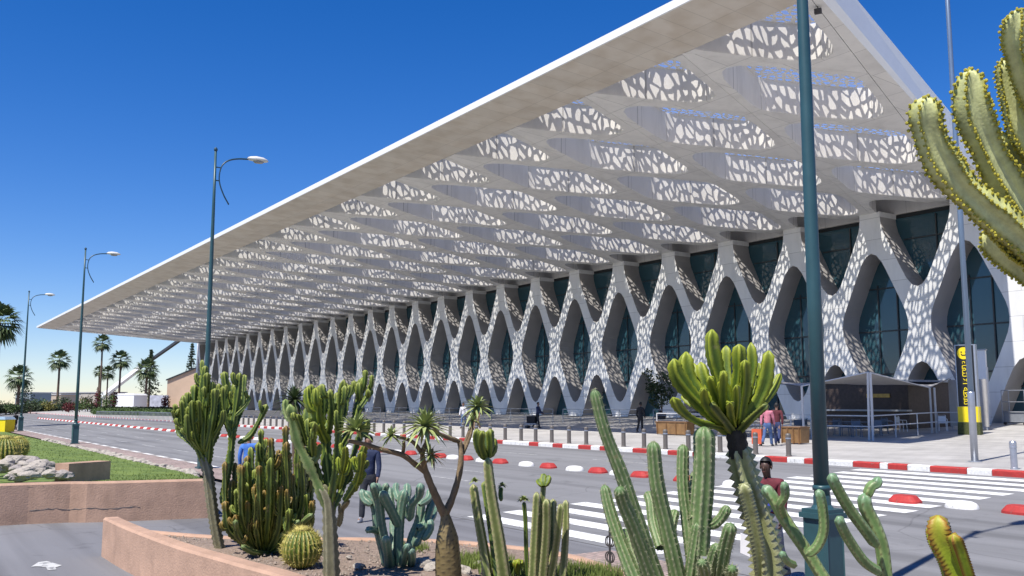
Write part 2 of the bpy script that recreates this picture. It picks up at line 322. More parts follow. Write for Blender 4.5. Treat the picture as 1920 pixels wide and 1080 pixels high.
def copy_tree(o, parent=None, loc=None, rz=None, label=None, group=None, scale=None):
    kids = list(o.children); c = o.copy(); COL.objects.link(c)
    c.parent = parent
    if loc is not None: c.location = tuple(map(float, loc))
    if rz is not None: c.rotation_euler[2] = rz
    if scale is not None: c.scale = (scale,) * 3
    if label: c['label'] = label
    if group: c['group'] = group
    for k in kids: copy_tree(k, c)
    return c
def spline(pts, n):
    P = np.array(pts, float)
    if len(P) == 2: return P[0] + (P[1] - P[0]) * np.linspace(0, 1, n)[:, None]
    Q = np.vstack([2 * P[0] - P[1], P, 2 * P[-1] - P[-2]]); out = []
    L = np.concatenate([[0], np.cumsum(np.linalg.norm(np.diff(P, axis=0), axis=1))]); ts = np.linspace(0, L[-1], n)
    for t in ts:
        i = min(int(np.searchsorted(L, t, side='right') - 1), len(P) - 2); u = (t - L[i]) / (L[i + 1] - L[i] + 1e-9)
        p0, p1, p2, p3 = Q[i:i + 4]
        out.append(.5 * (2 * p1 + (p2 - p0) * u + (2 * p0 - 5 * p1 + 4 * p2 - p3) * u * u + (3 * p1 - p0 - 3 * p2 + p3) * u ** 3))
    return np.array(out)
def stem(mb, pts, r, n=5, depth=.45, step=.5, r0=1.0, r1=1.0, neck=0.0, neckp=0.3, cren=.06, phase=0.0, tipc=.0, sharp=1.0, tipl=1.0, basecut=.35, are=2, flat=0.0, spn=0.0):
    """ribbed succulent stem: star section swept along a smooth line, rounded at its tip"""
    r = r * (1 + .38 * depth); P0 = np.array(pts, float); Ltot = np.linalg.norm(np.diff(P0, axis=0), axis=1).sum()
    fw_ = random.uniform(-.6, .6)
    k = max(7, min(70, int(Ltot / (r * step)) + 3)); P = spline(P0, k); fr = frames(P)
    sub = 4; m = n * sub; vs = []; rib = []; tip = []; aro = []
    d = np.linspace(0, Ltot, k)
    ph0 = random.uniform(0, 6.28); wob = random.uniform(-.4, .4)
    # denser rings at tip
    for i in range(k):
        s = d[i] / Ltot; rad = r * (r0 + (r1 - r0) * s)
        e = (Ltot - d[i]) / (r * tipl)
        if e < 1: rad *= math.sqrt(max(0.02, 1 - (1 - e) ** 2))
        b = d[i] / (r * 1.2)
        if b < 1 and basecut < 1: rad *= basecut + (1 - basecut) * math.sin(b * math.pi / 2)
        if neck: rad *= 1 - neck * (.5 + .5 * math.cos(2 * math.pi * d[i] / neckp + ph0))
        a, bb = fr[i]
        if flat:
            T_ = np.cross(a, bb); e1 = np.array([.53 * math.cos(fw_) - .85 * math.sin(fw_), .85 * math.cos(fw_) + .53 * math.sin(fw_), 0]); e1 = e1 - T_ * (e1 @ T_); e1 /= np.linalg.norm(e1) + 1e-9; a, bb = e1, np.cross(T_, e1) * flat
        for j in range(m):
            w = 2 * math.pi * j / m; rv = (.5 + .5 * math.cos(n * w)) ** sharp
            f = 1 - depth * (1 - rv)
            if j % sub == 0: f *= 1 + cren * (1 if i % 2 else -1)
            q = w + phase + (0 if flat else wob * s)
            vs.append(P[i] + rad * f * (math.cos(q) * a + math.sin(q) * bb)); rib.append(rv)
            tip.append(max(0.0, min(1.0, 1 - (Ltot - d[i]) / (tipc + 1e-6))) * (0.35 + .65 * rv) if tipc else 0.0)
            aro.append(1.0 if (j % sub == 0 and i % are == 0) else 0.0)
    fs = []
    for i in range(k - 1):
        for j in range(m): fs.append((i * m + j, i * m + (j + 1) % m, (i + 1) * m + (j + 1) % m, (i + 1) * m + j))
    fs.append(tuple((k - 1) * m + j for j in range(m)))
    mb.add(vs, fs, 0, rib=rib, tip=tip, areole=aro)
    if spn:
        sv = []; sf = []
        for q, av in enumerate(aro):
            if av < .5: continue
            c = np.array(vs[q]); o_ = c - P[q // m]; o_ = o_ / (np.linalg.norm(o_) + 1e-9)
            for _ in range(4):
                d_ = o_ + rng.normal(0, .65, 3); d_ /= np.linalg.norm(d_); w_ = rng.normal(0, 1, 3); w_ /= np.linalg.norm(w_); kk = len(sv)
                sv += [c - w_ * spn * .05, c + w_ * spn * .05, c + d_ * spn * random.uniform(.6, 1.2)]; sf.append((kk, kk + 1, kk + 2))
        if sv: mb.add(sv, sf, 0, rib=[1.0] * len(sv), tip=[0.0] * len(sv), areole=[1.0] * len(sv))
    return P, fr
# ================================================================= SETTING
def strip(name, prof, u0, u1, m, dz=0.0, du=20):
    """sheet following the profile (v, z) from u0 to u1"""
    b = MB(); us = np.linspace(u0, u1, max(2, int(abs(u1 - u0) / du)))
    vs = [(u, v, z + dz) for u in us for v, z in prof]; k = len(prof)
    fs = [(i * k + j, (i + 1) * k + j, (i + 1) * k + j + 1, i * k + j + 1) for i in range(len(us) - 1) for j in range(k - 1)]
    return struct(name, b.add(vs, fs), m)
strip('ground', [(-300, .06), (10.5, .06), (24.4, .58), (24.8, .72), (42, .81), (60, 1.2), (2500, 1.2)], -4000, 400, M['earth'], 0, 60)
strip('road', [(10.3, .1), (10.5, .1), (14, gz(14)), (18, gz(18)), (24.41, gz(24.399))], -900, 90, M['asphalt'], 0)
strip('pavement', [(24.65, .78), (34, gz(34)), (42, .85), (60, 1.27), (63, 1.27)], -420, 60, M['pave'], 0.0)
strip('sidewalk', [(8.7, .2), (10.1, .2)], -330, -26, M['redpave'], 0.0)
strip('near_sidewalk', [(7.9, .112), (10.1, .112)], -12.3, 60, M['redpave'], 0.0)
strip('forecourt', [(-60, .1), (10.3, .1)], -330, 60, M['path'], -.006)
b = MB(); b.box(((-26 - 330) / 2, 10.2, .11), (304, .2, .2))
struct('sidewalk_kerb', b, M['stone2'])
b = MB(); u = -27.5
while u > -330:
    b.box((u, 10.21, .115), (1.5, .22, .2)); u -= 2.6
struct('sidewalk_kerb_paint', b, M['kwhite'])
# painted kerb of the terminal pavement: blocks butt end to end
reds = [(-13.83, -13.0), (-15.6, -14.76), (-16.93, -16.54), (-18.12, -17.44), (-19.93, -19.62), (-21.56, -20.85), (-24.9, -24.3), (-26.2, -25.8), (-28.18, -27.6), (-30.22, -29.67), (-31.65, -31.04), (-33.48, -33.0), (-35.3, -34.8)]
reds = [(a - .12, c + .12) for a, c in reds]
u = -11.8
while u < 60: reds.append((u, u + 1.0)); u += 2.0
u = -37.6
while u > -330: reds.append((u - .75, u)); u -= 1.65
reds.sort()
b = MB(); last = -332
def kb(u0, u1, mi):
    if u1 - u0 < .02: return
    hz = .17; v0, v1 = 24.38, 24.66; z1 = .785; bev = .03
    vs = [];
    for uu in (u0 + .008, u1 - .008):
        vs += [(uu, v0, .4), (uu, v0, z1 - bev), (uu, v0 + bev, z1), (uu, v1, z1), (uu, v1, .4)]
    b.add(vs, [(0, 1, 6, 5), (1, 2, 7, 6), (2, 3, 8, 7), (3, 4, 9, 8), (0, 4, 3, 2, 1), (5, 6, 7, 8, 9)], mi)
for a, c in reds:
    if a < last: continue
    n = max(1, round((a - last) / 1.2))
    for i in range(n):
        kb(last + (a - last) * i / n, last + (a - last) * (i + 1) / n, 2 if (-37.6 < last < -35 and i == 0 and False) else 0)
    kb(a, c, 2 if abs(a + 36.6) < .5 or abs(a + 49.3) < .9 else 1); last = c
struct('painted_kerb', b, [M['kwhite'], M['kred'], M['kyel']])
# zebra crossing and lane lines, sheets 4-6 mm above the asphalt
def sheet(b, pts, dz):
    b.add([(x, y, gz(y) + dz) for x, y in pts], [tuple(range(len(pts)))])
b = MB()
for k in range(15):
    v = 10.75 + .925 * k; o = random.uniform(-.08, .08)
    sheet(b, [(-17.6 + o, v - .23), (-11.55 + o, v - .23), (-11.55 + o, v + .24), (-17.6 + o, v + .24)], .006)
struct('zebra_crossing', b, M['roadpaint'])
b = MB()
for v, u0, u1, st, ln, w in ((21.4, -24, -240, 6.5, 3.0, .12), (14.4, -24, -240, 6.0, 2.6, .12), (16.1, -26, -200, 9, 3.6, .1), (12.4, -40, -200, 7, 3, .12)):
    u = u0
    while u > u1:
        sheet(b, [(u - ln, v - w / 2), (u, v - w / 2), (u, v + w / 2), (u - ln, v + w / 2)], .006); u -= st
struct('lane_markings', b, M['faintpaint'])
# faded arrow on the near path
b = MB(); pts = []
for p in [(58, 1063), (72, 1054), (88, 1052), (116, 1060), (104, 1064), (106, 1068), (90, 1069), (86, 1064), (70, 1062)]:
    q, _ = onz(p[0], p[1], .1); pts.append((q[0], q[1]))
b.add([(x, y, .101) for x, y in pts], [tuple(range(len(pts)))])
struct('path_arrow', b, wornpaint('faded_arrow_paint', (.52, .52, .50), .46))
# ---------------------------------------------------------------- planting beds
BED = [(-16.2, 3.12), (-14.3, 4.3), (-13.2, 5.85), (-12.5, 6.7), (-11.7, 7.2), (-10.3, 7.6), (-8.9, 7.4), (-6.3, 7.0), (-1.6, 6.4), (2.6, 5.4), (2.8, 2.2), (-3.2, 2.2), (-9.2, 3.75), (-11.0, 3.56), (-14.74, 3.2)]
b = MB(); bm = bmesh.new()
vs = [bm.verts.new((x, y, .5)) for x, y in BED]; bm.faces.new(vs)
bmesh.ops.triangulate(bm, faces=bm.faces[:]); bmesh.ops.subdivide_edges(bm, edges=bm.edges[:], cuts=7, use_grid_fill=True)
from mathutils import noise as mnoise
for v in bm.verts:
    v.co.z += .05 * mnoise.noise(v.co * 1.3) + .02 * mnoise.noise(v.co * 6)
me = bpy.data.meshes.new('planting_soil'); bm.to_mesh(me); bm.free(); me.materials.append(M['soil'])
o = bpy.data.objects.new('planting_soil', me); COL.objects.link(o); tag(o, kind='structure')
def poly_wall(pts, thick, z0, z1, lipr=.03, crk=None):
    b = MB(); P = np.array(pts, float); k = len(P); nrm = []
    for i in range(k):
        t = (P[min(i + 1, k - 1)] - P[max(i - 1, 0)]); t /= np.linalg.norm(t); nrm.append(np.array([t[1], -t[0]]))
    vs = []
    for i in range(k):
        for o, z in ((0, z0), (0, z1 - lipr), (lipr, z1), (thick - lipr, z1), (thick, z1 - lipr), (thick, z0)):
            q = P[i] - nrm[i] * o; vs.append((q[0], q[1], z))
    fs = [(i * 6 + j, (i + 1) * 6 + j, (i + 1) * 6 + j + 1, i * 6 + j + 1) for i in range(k - 1) for j in range(5)]
    fs += [tuple(range(6)), tuple((k - 1) * 6 + j for j in range(5, -1, -1))]
    b.add(vs, fs); return b
pts = spline([(-16.36, 3.02), (-14.8, 3.06), (-12.6, 3.2), (-11.0, 3.42), (-9.2, 3.6), (-6.5, 3.1), (-3.4, 2.2)], 40)
tag(poly_wall(pts, .24, 0.0, .70).build('garden_wall', M['peach']), 'low peach rendered wall slanting along the front of the cactus bed', 'wall')
pts = spline([(-16.36, 3.28), (-14.35, 4.5), (-13.25, 5.95), (-12.5, 6.8), (-11.7, 7.32), (-10.3, 7.72), (-8.9, 7.5), (-6.3, 7.1), (-1.6, 6.5), (2.8, 5.4)], 40)[::-1]
tag(poly_wall(pts, .14, 0.0, .53).build('bed_edging', M['peach']), 'thin reddish edging along the road side of the cactus bed', 'edging')
# left garden: retaining wall, lawn, stones
b = poly_wall(spline([(-21.7, -6), (-21.54, 2.06), (-21.02, 3.84), (-20.5, 5.95)], 20), .3, 0.0, .9)
w = tag(b.build('retaining_wall', M['peach']), 'long straight peach retaining wall holding up the lawn at left', 'wall')
# cracked seam in the render of that wall
wp = spline([(-21.7, -6), (-21.54, 2.06), (-21.02, 3.84), (-20.5, 5.95)], 20)
cv = np.linspace(2.55, 4.55, 30); cp = [(np.interp(v, wp[:, 1], wp[:, 0]) + .001, v, .37 + .012 * math.sin(v * 9) + random.uniform(-.012, .012)) for v in cv]
b = MB(); b.tube(cp, [.002 + .006 * abs(math.sin(k * .9)) for k in range(30)], 4); b.build('crack', M['iron'], w)
LAWN = [(-20.9, 5.9, .84), (-32.3, 8.5, .22), (-50, 8.45, .22), (-86, 8.35, .22), (-150, 8.3, .22), (-150, -8, .5), (-50, -8, 1.0), (-21.9, -6, .86), (-21.6, 2.0, .86), (-21.2, 4, .86)]
bm = bmesh.new(); vs = [bm.verts.new(p) for p in LAWN]; bm.faces.new(vs); bmesh.ops.triangulate(bm, faces=bm.faces[:])
bmesh.ops.subdivide_edges(bm, edges=bm.edges[:], cuts=15, use_grid_fill=True)
for v in bm.verts:
    if v.co.y < 8: v.co.z += .06 * mnoise.noise(v.co * .5)
me = bpy.data.meshes.new('lawn'); bm.to_mesh(me); 
tri = [[np.array(v.co) for v in f.verts] for f in bm.faces]; bm.free(); me.materials.append(M['grass'])
o = bpy.data.objects.new('lawn', me); COL.objects.link(o); tag(o, kind='structure')
b = MB(); vs = []; fs = []
cand = [t for t in tri if t[0][0] > -75 and t[0][1] > -3]
area = np.array([np.linalg.norm(np.cross(t[1] - t[0], t[2] - t[0])) / 2 * (30 / max(20, -t[0][0])) ** 1.5 for t in cand]); area /= area.sum()
for i in rng.choice(len(cand), 16000, p=area):
    t = cand[i]; r1, r2 = rng.random(2)
    if r1 + r2 > 1: r1, r2 = 1 - r1, 1 - r2
    p = t[0] + (t[1] - t[0]) * r1 + (t[2] - t[0]) * r2
    if p[0] > -40 and p[1] < 4.3 and p[0] < -22 and not (p[1] > 3.4 and p[0] > -25): continue
    w_ = rng.uniform(0, 6.28); h = rng.uniform(.025, .065); s = .010 * max(1, -p[0] / 28); dx, dy = math.cos(w_) * s, math.sin(w_) * s
    k = len(vs); vs += [(p[0] - dx, p[1] - dy, p[2] - .01), (p[0] + dx, p[1] + dy, p[2] - .01), (p[0] + rng.normal(0, .03), p[1] + rng.normal(0, .03), p[2] + h)]; fs.append((k, k + 1, k + 2))
b.add(vs, fs); tag(b.build('grass_blades', mat('grass_blade', (.11, .17, .025), .7, .4, .8, c2=(.2, .26, .05))), 'short green grass covering the raised lawn at left', 'grass', kind='stuff')
def rock_mesh(name, m, seed):
    bm = bmesh.new(); bmesh.ops.create_icosphere(bm, subdivisions=3, radius=1)
    for v in bm.verts:
        q = v.co + Vector((seed * 7.1, seed, 3)); n = mnoise.noise(q * 1.4); n2 = mnoise.noise(q * 3.7); n3 = mnoise.noise(q * 8); v.co *= 1 + .4 * n + .2 * abs(n2) + .06 * n3; v.co.z *= .62
    me = bpy.data.meshes.new(name); bm.to_mesh(me); bm.free(); me.materials.append(m); return me
ROCKS = [rock_mesh('stone', M['stone'], i) for i in range(4)] + [rock_mesh('stone', M['stone2'], 5)]
def rock(p, s, label, group, me=None):
    o = bpy.data.objects.new('stone', me or random.choice(ROCKS)); COL.objects.link(o); o.location = tuple(map(float, p)); o.rotation_euler = (0, 0, random.uniform(0, 6)); o.scale = (s, s * random.uniform(.7, 1), s * random.uniform(.7, 1))
    return tag(o, label, 'stone', group)
u = -30.5
for i in range(46):
    rock((u, 8.62 + random.uniform(-.06, .06) - max(0, (u + 32.3) * .25), .2), random.uniform(.16, .26), 'pale stone in the row edging the lawn beside the red paved sidewalk', 'stones edging the lawn', ROCKS[i % 4]); u -= random.uniform(.42, .9) * (1 + i * .012)
for i in range(190):
    u = random.uniform(-33, -22.3); v = random.uniform(-.6, 3.5 - .06 * abs(u + 22.3)); hh = .62 * math.exp(-((u + 27) / 4.2) ** 2 - ((v - 1.6) / 1.6) ** 2)
    rock((u, v, .9 + random.uniform(.2, 1) * hh), random.choice([.08, .11, .15, .2, .26]), 'loose pale rock in the heap on the lawn behind the retaining wall', 'rocks heaped on the lawn')
q, t = onz(156, 884, .98)
tag(MB().box((q[0], q[1], .98), (1.15, .42, .42), R(122)).build('bench_block', M['peach']), 'peach concrete block bench on the lawn beside the rock heap', 'bench')
for i, (px, py, s) in enumerate([(735, 1050, .1), (795, 1062, .14), (812, 1070, .12), (672, 1065, .07), (870, 1074, .1), (900, 1060, .07), (655, 1048, .05)]):
    q, t = onz(px, py, .5); rock((q[0], q[1], .52), s, ['small pale rock', 'rounded rock'][i % 2] + ' lying on the soil among the cactus trunks', 'rocks lying in the cactus bed')
# gravel grains over the bed soil
b = MB(); vs = []; fs = []
import mathutils
bedpoly = [Vector((x, y)) for x, y in BED]
def inside(x, y):
    c = False; j = len(BED) - 1
    for i in range(len(BED)):
        xi, yi = BED[i]; xj, yj = BED[j]
        if (yi > y) != (yj > y) and x < (xj - xi) * (y - yi) / (yj - yi) + xi: c = not c
        j = i
    return c
cnt = 0
while cnt < 3500:
    x = random.uniform(-16, -6); y = random.uniform(3, 7.8)
    if not inside(x, y): continue
    cnt += 1; s = random.choice([.01, .014, .02, .03]); k = len(vs); h = random.uniform(.4, 1)
    a0 = random.uniform(0, 6)
    for j in range(4): vs.append((x + s * math.cos(a0 + j * 1.57), y + s * math.sin(a0 + j * 1.57) * .8, .5))
    vs.append((x, y, .512 + s * h * .7)); fs += [(k, k + 1, k + 4), (k + 1, k + 2, k + 4), (k + 2, k + 3, k + 4), (k + 3, k, k + 4)]
b.add(vs, fs); tag(b.build('gravel', mat('gravel_grain', (.26, .21, .17), .9, .45, 18)), 'loose gravel scattered over the soil of the cactus bed', 'gravel', kind='stuff')
b = MB(); vs = []; fs = []
for cx_, cy_, rr, n in ((895, 1055, .45, 1500), (1090, 1078, .5, 1500), (770, 1030, .25, 300), (960, 1075, .4, 700)):
    q, t = onz(cx_, cy_, .5)
    for i in range(n):
        a = random.uniform(0, 6.28); r_ = rr * math.sqrt(random.random()); x, y = q[0] + r_ * math.cos(a), q[1] + r_ * math.sin(a); w_ = random.uniform(0, 6.28); s = .008; k = len(vs)
        vs += [(x - s * math.cos(w_), y - s * math.sin(w_), .48), (x + s * math.cos(w_), y + s * math.sin(w_), .48), (x + random.gauss(0, .03), y + random.gauss(0, .03), .5 + random.uniform(.05, .14))]; fs.append((k, k + 1, k + 2))
b.add(vs, fs); tag(b.build('grass_tufts', bpy.data.materials['grass_blade']), 'tufts of green grass between the cactus trunks', 'grass', kind='stuff')
# ================================================================= TERMINAL BUILDING
VW = 60.0; MOD = 7.224; HM = MOD / 2; NZ = 8.08; HZT = 8.04; V0 = -38.88; UFAR = -223.0
VO, ZO, SB = 26.0, 18.63, (16.5 - 18.63) / 34.0
def zs(v): return ZO + SB * (v - VO)
def rhomb(sx, sy, tt, ts, k=9):
    """hole outline of half sizes sx, sy with rounded corners (cut fractions tt at top/bottom, ts at the sides) and matching outer rhombus points (unit)"""
    C = [(1, 0), (0, 1), (-1, 0), (0, -1)]; hole = []; outr = []
    for i in range(4):
        A = np.array(C[i], float); B = np.array(C[(i + 1) % 4], float)
        ta = ts if i % 2 == 0 else tt; tb = tt if i % 2 == 0 else ts
        prev = np.array(C[i - 1], float); nxt = np.array(C[(i + 2) % 4], float)
        for j in range(k):
            s = j / k
            if s < ta / 2 + 1e-9 or s < .22:
                # second half of the corner at A (bezier from prev side to this side)
                u = .5 + .5 * min(1, s / .22); p0 = A + (prev - A) * ta; p2 = A + (B - A) * ta
                h = (1 - u) ** 2 * p0 + 2 * u * (1 - u) * A + u * u * p2
            elif s > .78:
                u = .5 * (s - .78) / .22; p0 = B + (A - B) * tb; p2 = B + (nxt - B) * tb
                h = (1 - u) ** 2 * p0 + 2 * u * (1 - u) * B + u * u * p2
            else:
                f = (s - .22) / .56; h = (A + (B - A) * ta) * (1 - f) + (B + (A - B) * tb) * f
            hole.append((h[0] * sx, h[1] * sy)); o_ = A + (B - A) * s; outr.append(tuple(o_))
    return hole, outr
TERM = thing('airport_terminal', (V0, VW, 1.27), 'long white airport terminal with X shaped columns under a huge perforated canopy', 'airport terminal')
TO = np.array([V0, VW, 1.27])
K = 12
hole, outr = rhomb(3.05, 6.6, .36, .2, K)
def xunit():
    b = MB(); D = 2.0
    def part_ring(cx_, cz_, idx):
        vs = []; fs = []; f2 = []
        for i in idx:
            i %= 4 * K
            hx, hz = hole[i]; ox, oz = outr[i][0] * HM, outr[i][1] * HZT
            vs += [(cx_ + ox, 0, cz_ + oz), (cx_ + hx, 0, cz_ + hz), (cx_ + hx, D, cz_ + hz)]
        for q in range(len(idx) - 1):
            a = 3 * q; fs += [(a, a + 1, a + 4, a + 3)]; f2 += [(a + 1, a + 2, a + 5, a + 4)]
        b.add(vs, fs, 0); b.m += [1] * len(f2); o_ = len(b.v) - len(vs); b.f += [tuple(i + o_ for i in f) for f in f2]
    part_ring(-HM, 0, list(range(3 * K, 5 * K + 1)))       # right half of the left diamond
    part_ring(HM, 0, list(range(K, 3 * K + 1)))            # left half of the right diamond
    part_ring(0, HZT, list(range(2 * K, 4 * K + 1)))       # lower half of the V opening
    part_ring(0, -HZT, list(range(0, 2 * K + 1)))          # upper half of the arch
    # short uprights from the cap to the soffit
    hx = hole[0][0]
    for s in (-1, 1):
        b.add([(s * hx, 0, HZT), (s * HM, 0, HZT), (s * HM, 0, HZT + .42), (s * hx, 0, HZT + .42), (s * hx, D, HZT), (s * hx, D, HZT + .42)], [(0, 1, 2, 3), (0, 3, 5, 4)])
    return b
xm = xunit()
def winpoly(b, cx_, cz_, idx, y, sc_=1.03):
    vs = [(cx_ + hole[i % (4 * K)][0] * sc_, y, cz_ + hole[i % (4 * K)][1] * sc_) for i in idx]; b.add(vs, [tuple(range(len(vs)))])
wm = MB(); winpoly(wm, HM, 0, range(4 * K), 1.92)
fm = MB()
for z in (-3.4, -.2, 3.0):
    w_ = 2.9 * (1 - abs(z) / 6.9); fm.box((HM, 1.88, z), (2 * w_, .06, .1))
for x, h in ((-.9, 4.6), (.7, 5.0)): fm.box((HM + x, 1.87, 0), (.1, .08, 2 * h * (1 - abs(x) / 3.1)))
vm = MB(); winpoly(vm, 0, HZT, range(2 * K, 4 * K + 1), 1.92)
vm.add([(-2.7, 1.92, HZT), (2.7, 1.92, HZT), (2.7, 1.92, HZT + .05), (-2.7, 1.92, HZT + .05)], [(0, 1, 2, 3)])
vf = MB(); vf.box((0, 1.87, HZT - 1.6), (4.2, .06, .09)); vf.box((.5, 1.86, HZT - 2.4), (.1, .08, 4.7))
am = MB(); winpoly(am, 0, -HZT, range(0, 2 * K + 1), 1.92)
af = MB(); af.box((0, 1.87, -HZT + 3.6), (3.0, .08, .12)); af.box((0, 1.86, -HZT + 2.4), (.1, .1, 4.8))
NMOD = int((V0 - UFAR) / MOD)
proto = {}
for n in range(-5, NMOD + 1):
    off = np.array([-n * MOD, 0, NZ - 1.27])
    if not proto:
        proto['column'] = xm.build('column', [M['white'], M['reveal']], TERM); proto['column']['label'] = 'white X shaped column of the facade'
        for nm, g, f in (('diamond_window', wm, fm), ('upper_window', vm, vf), ('arched_entrance', am, af)):
            proto[nm] = g.build(nm, M['glass'], TERM); fr_ = f.build('frame', M['mullion'], proto[nm])
        for o in list(proto.values()): o.location = tuple(off)
    else:
        for nm, o in list(proto.items()):
            c = copy_tree(o, TERM, off)
            if 'label' in c: del c['label']
if 'label' in proto['column']: del proto['column']['label']
# body behind the facade
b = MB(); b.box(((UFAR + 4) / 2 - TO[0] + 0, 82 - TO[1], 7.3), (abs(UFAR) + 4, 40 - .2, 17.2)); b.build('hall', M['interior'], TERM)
b = MB(); b.box(((UFAR + 4) / 2 - TO[0], 61.9 - TO[1] + .1, 15.42 + .75), (abs(UFAR) + 4, .25, 1.9)); b.build('lintel', M['soffit'], TERM)
b = MB(); b.box(((-30.4 + 3) / 2 - TO[0], 60.6 - TO[1], 16.25), (33.4, 1.2, 2.0)); b.build('parapet', M['white'], TERM)
for u_ in (UFAR - .6, 3): b = MB(); b.box((u_ - TO[0], 81 - TO[1], 7.6), (1.2, 42, 17.6)); b.build('end_wall', M['white'], TERM)
# ---- canopy coffers
RV = 8.3; SK = .31
hc, oc = rhomb(3.1, 7.1, .48, .12, K)
def uv(a, bb): return a * HM + bb * SK, bb * RV
def coffer(depth=1.76):
    b = MB(); vs = []; fs = []; k4 = 4 * K
    for i in range(k4):
        ox, oy = uv(outr[i][0] * .997, outr[i][1] * .997) if False else uv(oc[i][0] * .997, oc[i][1] * .997)
        hx, hy = hc[i][0] + hc[i][1] / RV * SK, hc[i][1]
        mx_, my_ = hx * .985 + ox * .015, hy * .985 + oy * .015
        vs += [(ox, oy, SB * oy + .15), (ox, oy, SB * oy), (mx_, my_, SB * my_), (hx, hy, SB * hy + .05), (hx, hy, SB * hy + depth)]
    for i in range(k4):
        j = (i + 1) % k4
        for q in range(4): fs.append((5 * i + q, 5 * i + q + 1, 5 * j + q + 1, 5 * j + q))
    return b.add(vs, fs)
cm = coffer()
def bisect(mb, planes):
    bm = bmesh.new(); vs = [bm.verts.new(v) for v in mb.v]
    for f in mb.f:
        try: bm.faces.new([vs[i] for i in f])
        except ValueError: pass
    for co, no in planes:
        bmesh.ops.bisect_plane(bm, geom=bm.verts[:] + bm.edges[:] + bm.faces[:], plane_co=co, plane_no=no, clear_outer=True)
    r = MB(); idx = {v: i for i, v in enumerate(bm.verts)}
    r.add([tuple(v.co) for v in bm.verts], [tuple(idx[v] for v in f.verts) for f in bm.faces]); bm.free(); return r
VC = 29.4
rows = []   # (center u of first, center v, which)
for r_ in range(1, 6): rows.append((r_, -36.45 + 3.3 * (4 - r_), 29.2 + RV * (r_ - 1)))
front = bisect(cm, [((0, VC - 29.2, 0), (0, -1, 0))]); back = bisect(cm, [((0, VW - (29.2 + RV * 4), 0), (0, 1, 0))])
base_mesh = {}
spots = []
for r_, u0, v in rows:
    n = 0
    if r_ == 5: u0 += MOD * 1
    while True:
        u = u0 - n * MOD
        if u - HM < UFAR + 1.2: break
        if not (r_ == 5 and u > -33.5): spots.append((math.hypot(u, v), r_, u, v))
        n += 1
spots.sort(); rest = MB()
for i, (d, r_, u, v) in enumerate(spots):
    src = front if r_ == 1 else back if r_ == 5 else cm; key = 1 if r_ == 1 else 5 if r_ == 5 else 2
    loc = np.array([u, v, zs(v)]) - TO
    if i < 100:
        if key not in base_mesh:
            o = src.build('coffer', M['soffit'], TERM); base_mesh[key] = o
        else: o = base_mesh[key].copy(); COL.objects.link(o)
        o.location = tuple(loc)
    else: rest.add([tuple(np.array(p) + loc) for p in src.v], src.f)
rest.build('far_coffers', M['soffit'], TERM)['kind'] = 'stuff'
def ue(v): return -21.5 - (v - 26) * .34      # slanting near end
def lat(v): return -36.45 + 9.9 + HM - (v - 29.2) * (3.3 / RV)   # edge of the last coffers
b = MB()   # soffit band along the near end, joined to the coffers
vv = np.linspace(VC, VW, 12); vs = []
for v in vv: vs += [(lat(v) + .02, v, zs(v)), (ue(v), v, zs(v))]
b.add(vs, [(2 * i, 2 * i + 1, 2 * i + 3, 2 * i + 2) for i in range(len(vv) - 1)]); b.build('end_soffit', M['soffit'], TERM, TO)
b = MB()   # planked band behind the leading edge
us = np.linspace(UFAR, ue(VO), 40)
b.add([p for u in us for p in ((u, VO, zs(VO)), (u if u < -30 else min(u, ue(VC) + (u - ue(VO)) * 1), VC - .03, zs(VC)))], [(2 * i, 2 * i + 2, 2 * i + 3, 2 * i + 1) for i in range(39)])
b.build('edge_soffit', M['band'], TERM, TO)
b = MB()   # triangles between last whole coffers and far end
b.add([(UFAR, VC, zs(VC) + .16), (UFAR + 9, VC, zs(VC) + .16), (UFAR + 9, VW, zs(VW) + .16), (UFAR, VW, zs(VW) + .16)], [(0, 1, 2, 3)])
b.build('far_end_soffit', M['soffit'], TERM, TO)
b = MB()   # thin white leading edge, near-end bevel and far-end edge
lip = .34
b.add([(UFAR - .3, VO - .12, zs(VO) - .02), (ue(VO) + .2, VO - .12, zs(VO) - .02), (ue(VO) + .3, VO - .12, zs(VO) + lip), (UFAR - .3, VO - .12, zs(VO) + lip)], [(0, 1, 2, 3)])
b.add([(UFAR - .3, VO - .12, zs(VO) - .02), (ue(VO) + .2, VO - .12, zs(VO) - .02), (ue(VO), VO + .02, zs(VO)), (UFAR, VO + .02, zs(VO))], [(0, 1, 2, 3)])
b.build('leading_edge', M['fascia'], TERM, TO)
b = MB()
e0, e1 = (ue(VO), VO, zs(VO)), (ue(VW + 1), VW + 1, zs(VW + 1))
b.add([e0, e1, (e1[0] + .4, e1[1], e1[2] + 1.3), (ue(VC + .6) + .4, VC + .6, zs(VC) + 1.2), (e0[0] + .3, VO - .12, e0[2] + lip)], [(0, 1, 2, 3, 4)])
b.build('end_fascia', M['fascia'], TERM, TO)
b = MB(); b.add([(UFAR - .3, VO - .12, zs(VO) - .02), (UFAR, VW, zs(VW)), (UFAR, VW, zs(VW) + 1.8), (UFAR, VC, zs(VC) + 1.8), (UFAR - .3, VO - .12, zs(VO) + lip)], [(0, 1, 2, 3, 4)]); b.build('far_fascia', M['fascia'], TERM, TO)
b = MB()   # perforated roof sheet over the coffers
us = np.linspace(UFAR, -18, 60)
b.add([p for u in us for p in ((u, VC + .6, zs(VC + .6) + 1.75), (u, 58.5, zs(58.5) + 1.75))], [(2 * i, 2 * i + 2, 2 * i + 3, 2 * i + 1) for i in range(59)])
roofm = bisect(b, [((ue(VC) - .7, VC, 0), (1, .34, 0))])
roofm.build('perforated_roof', M['lid'], TERM, TO)
b = MB()
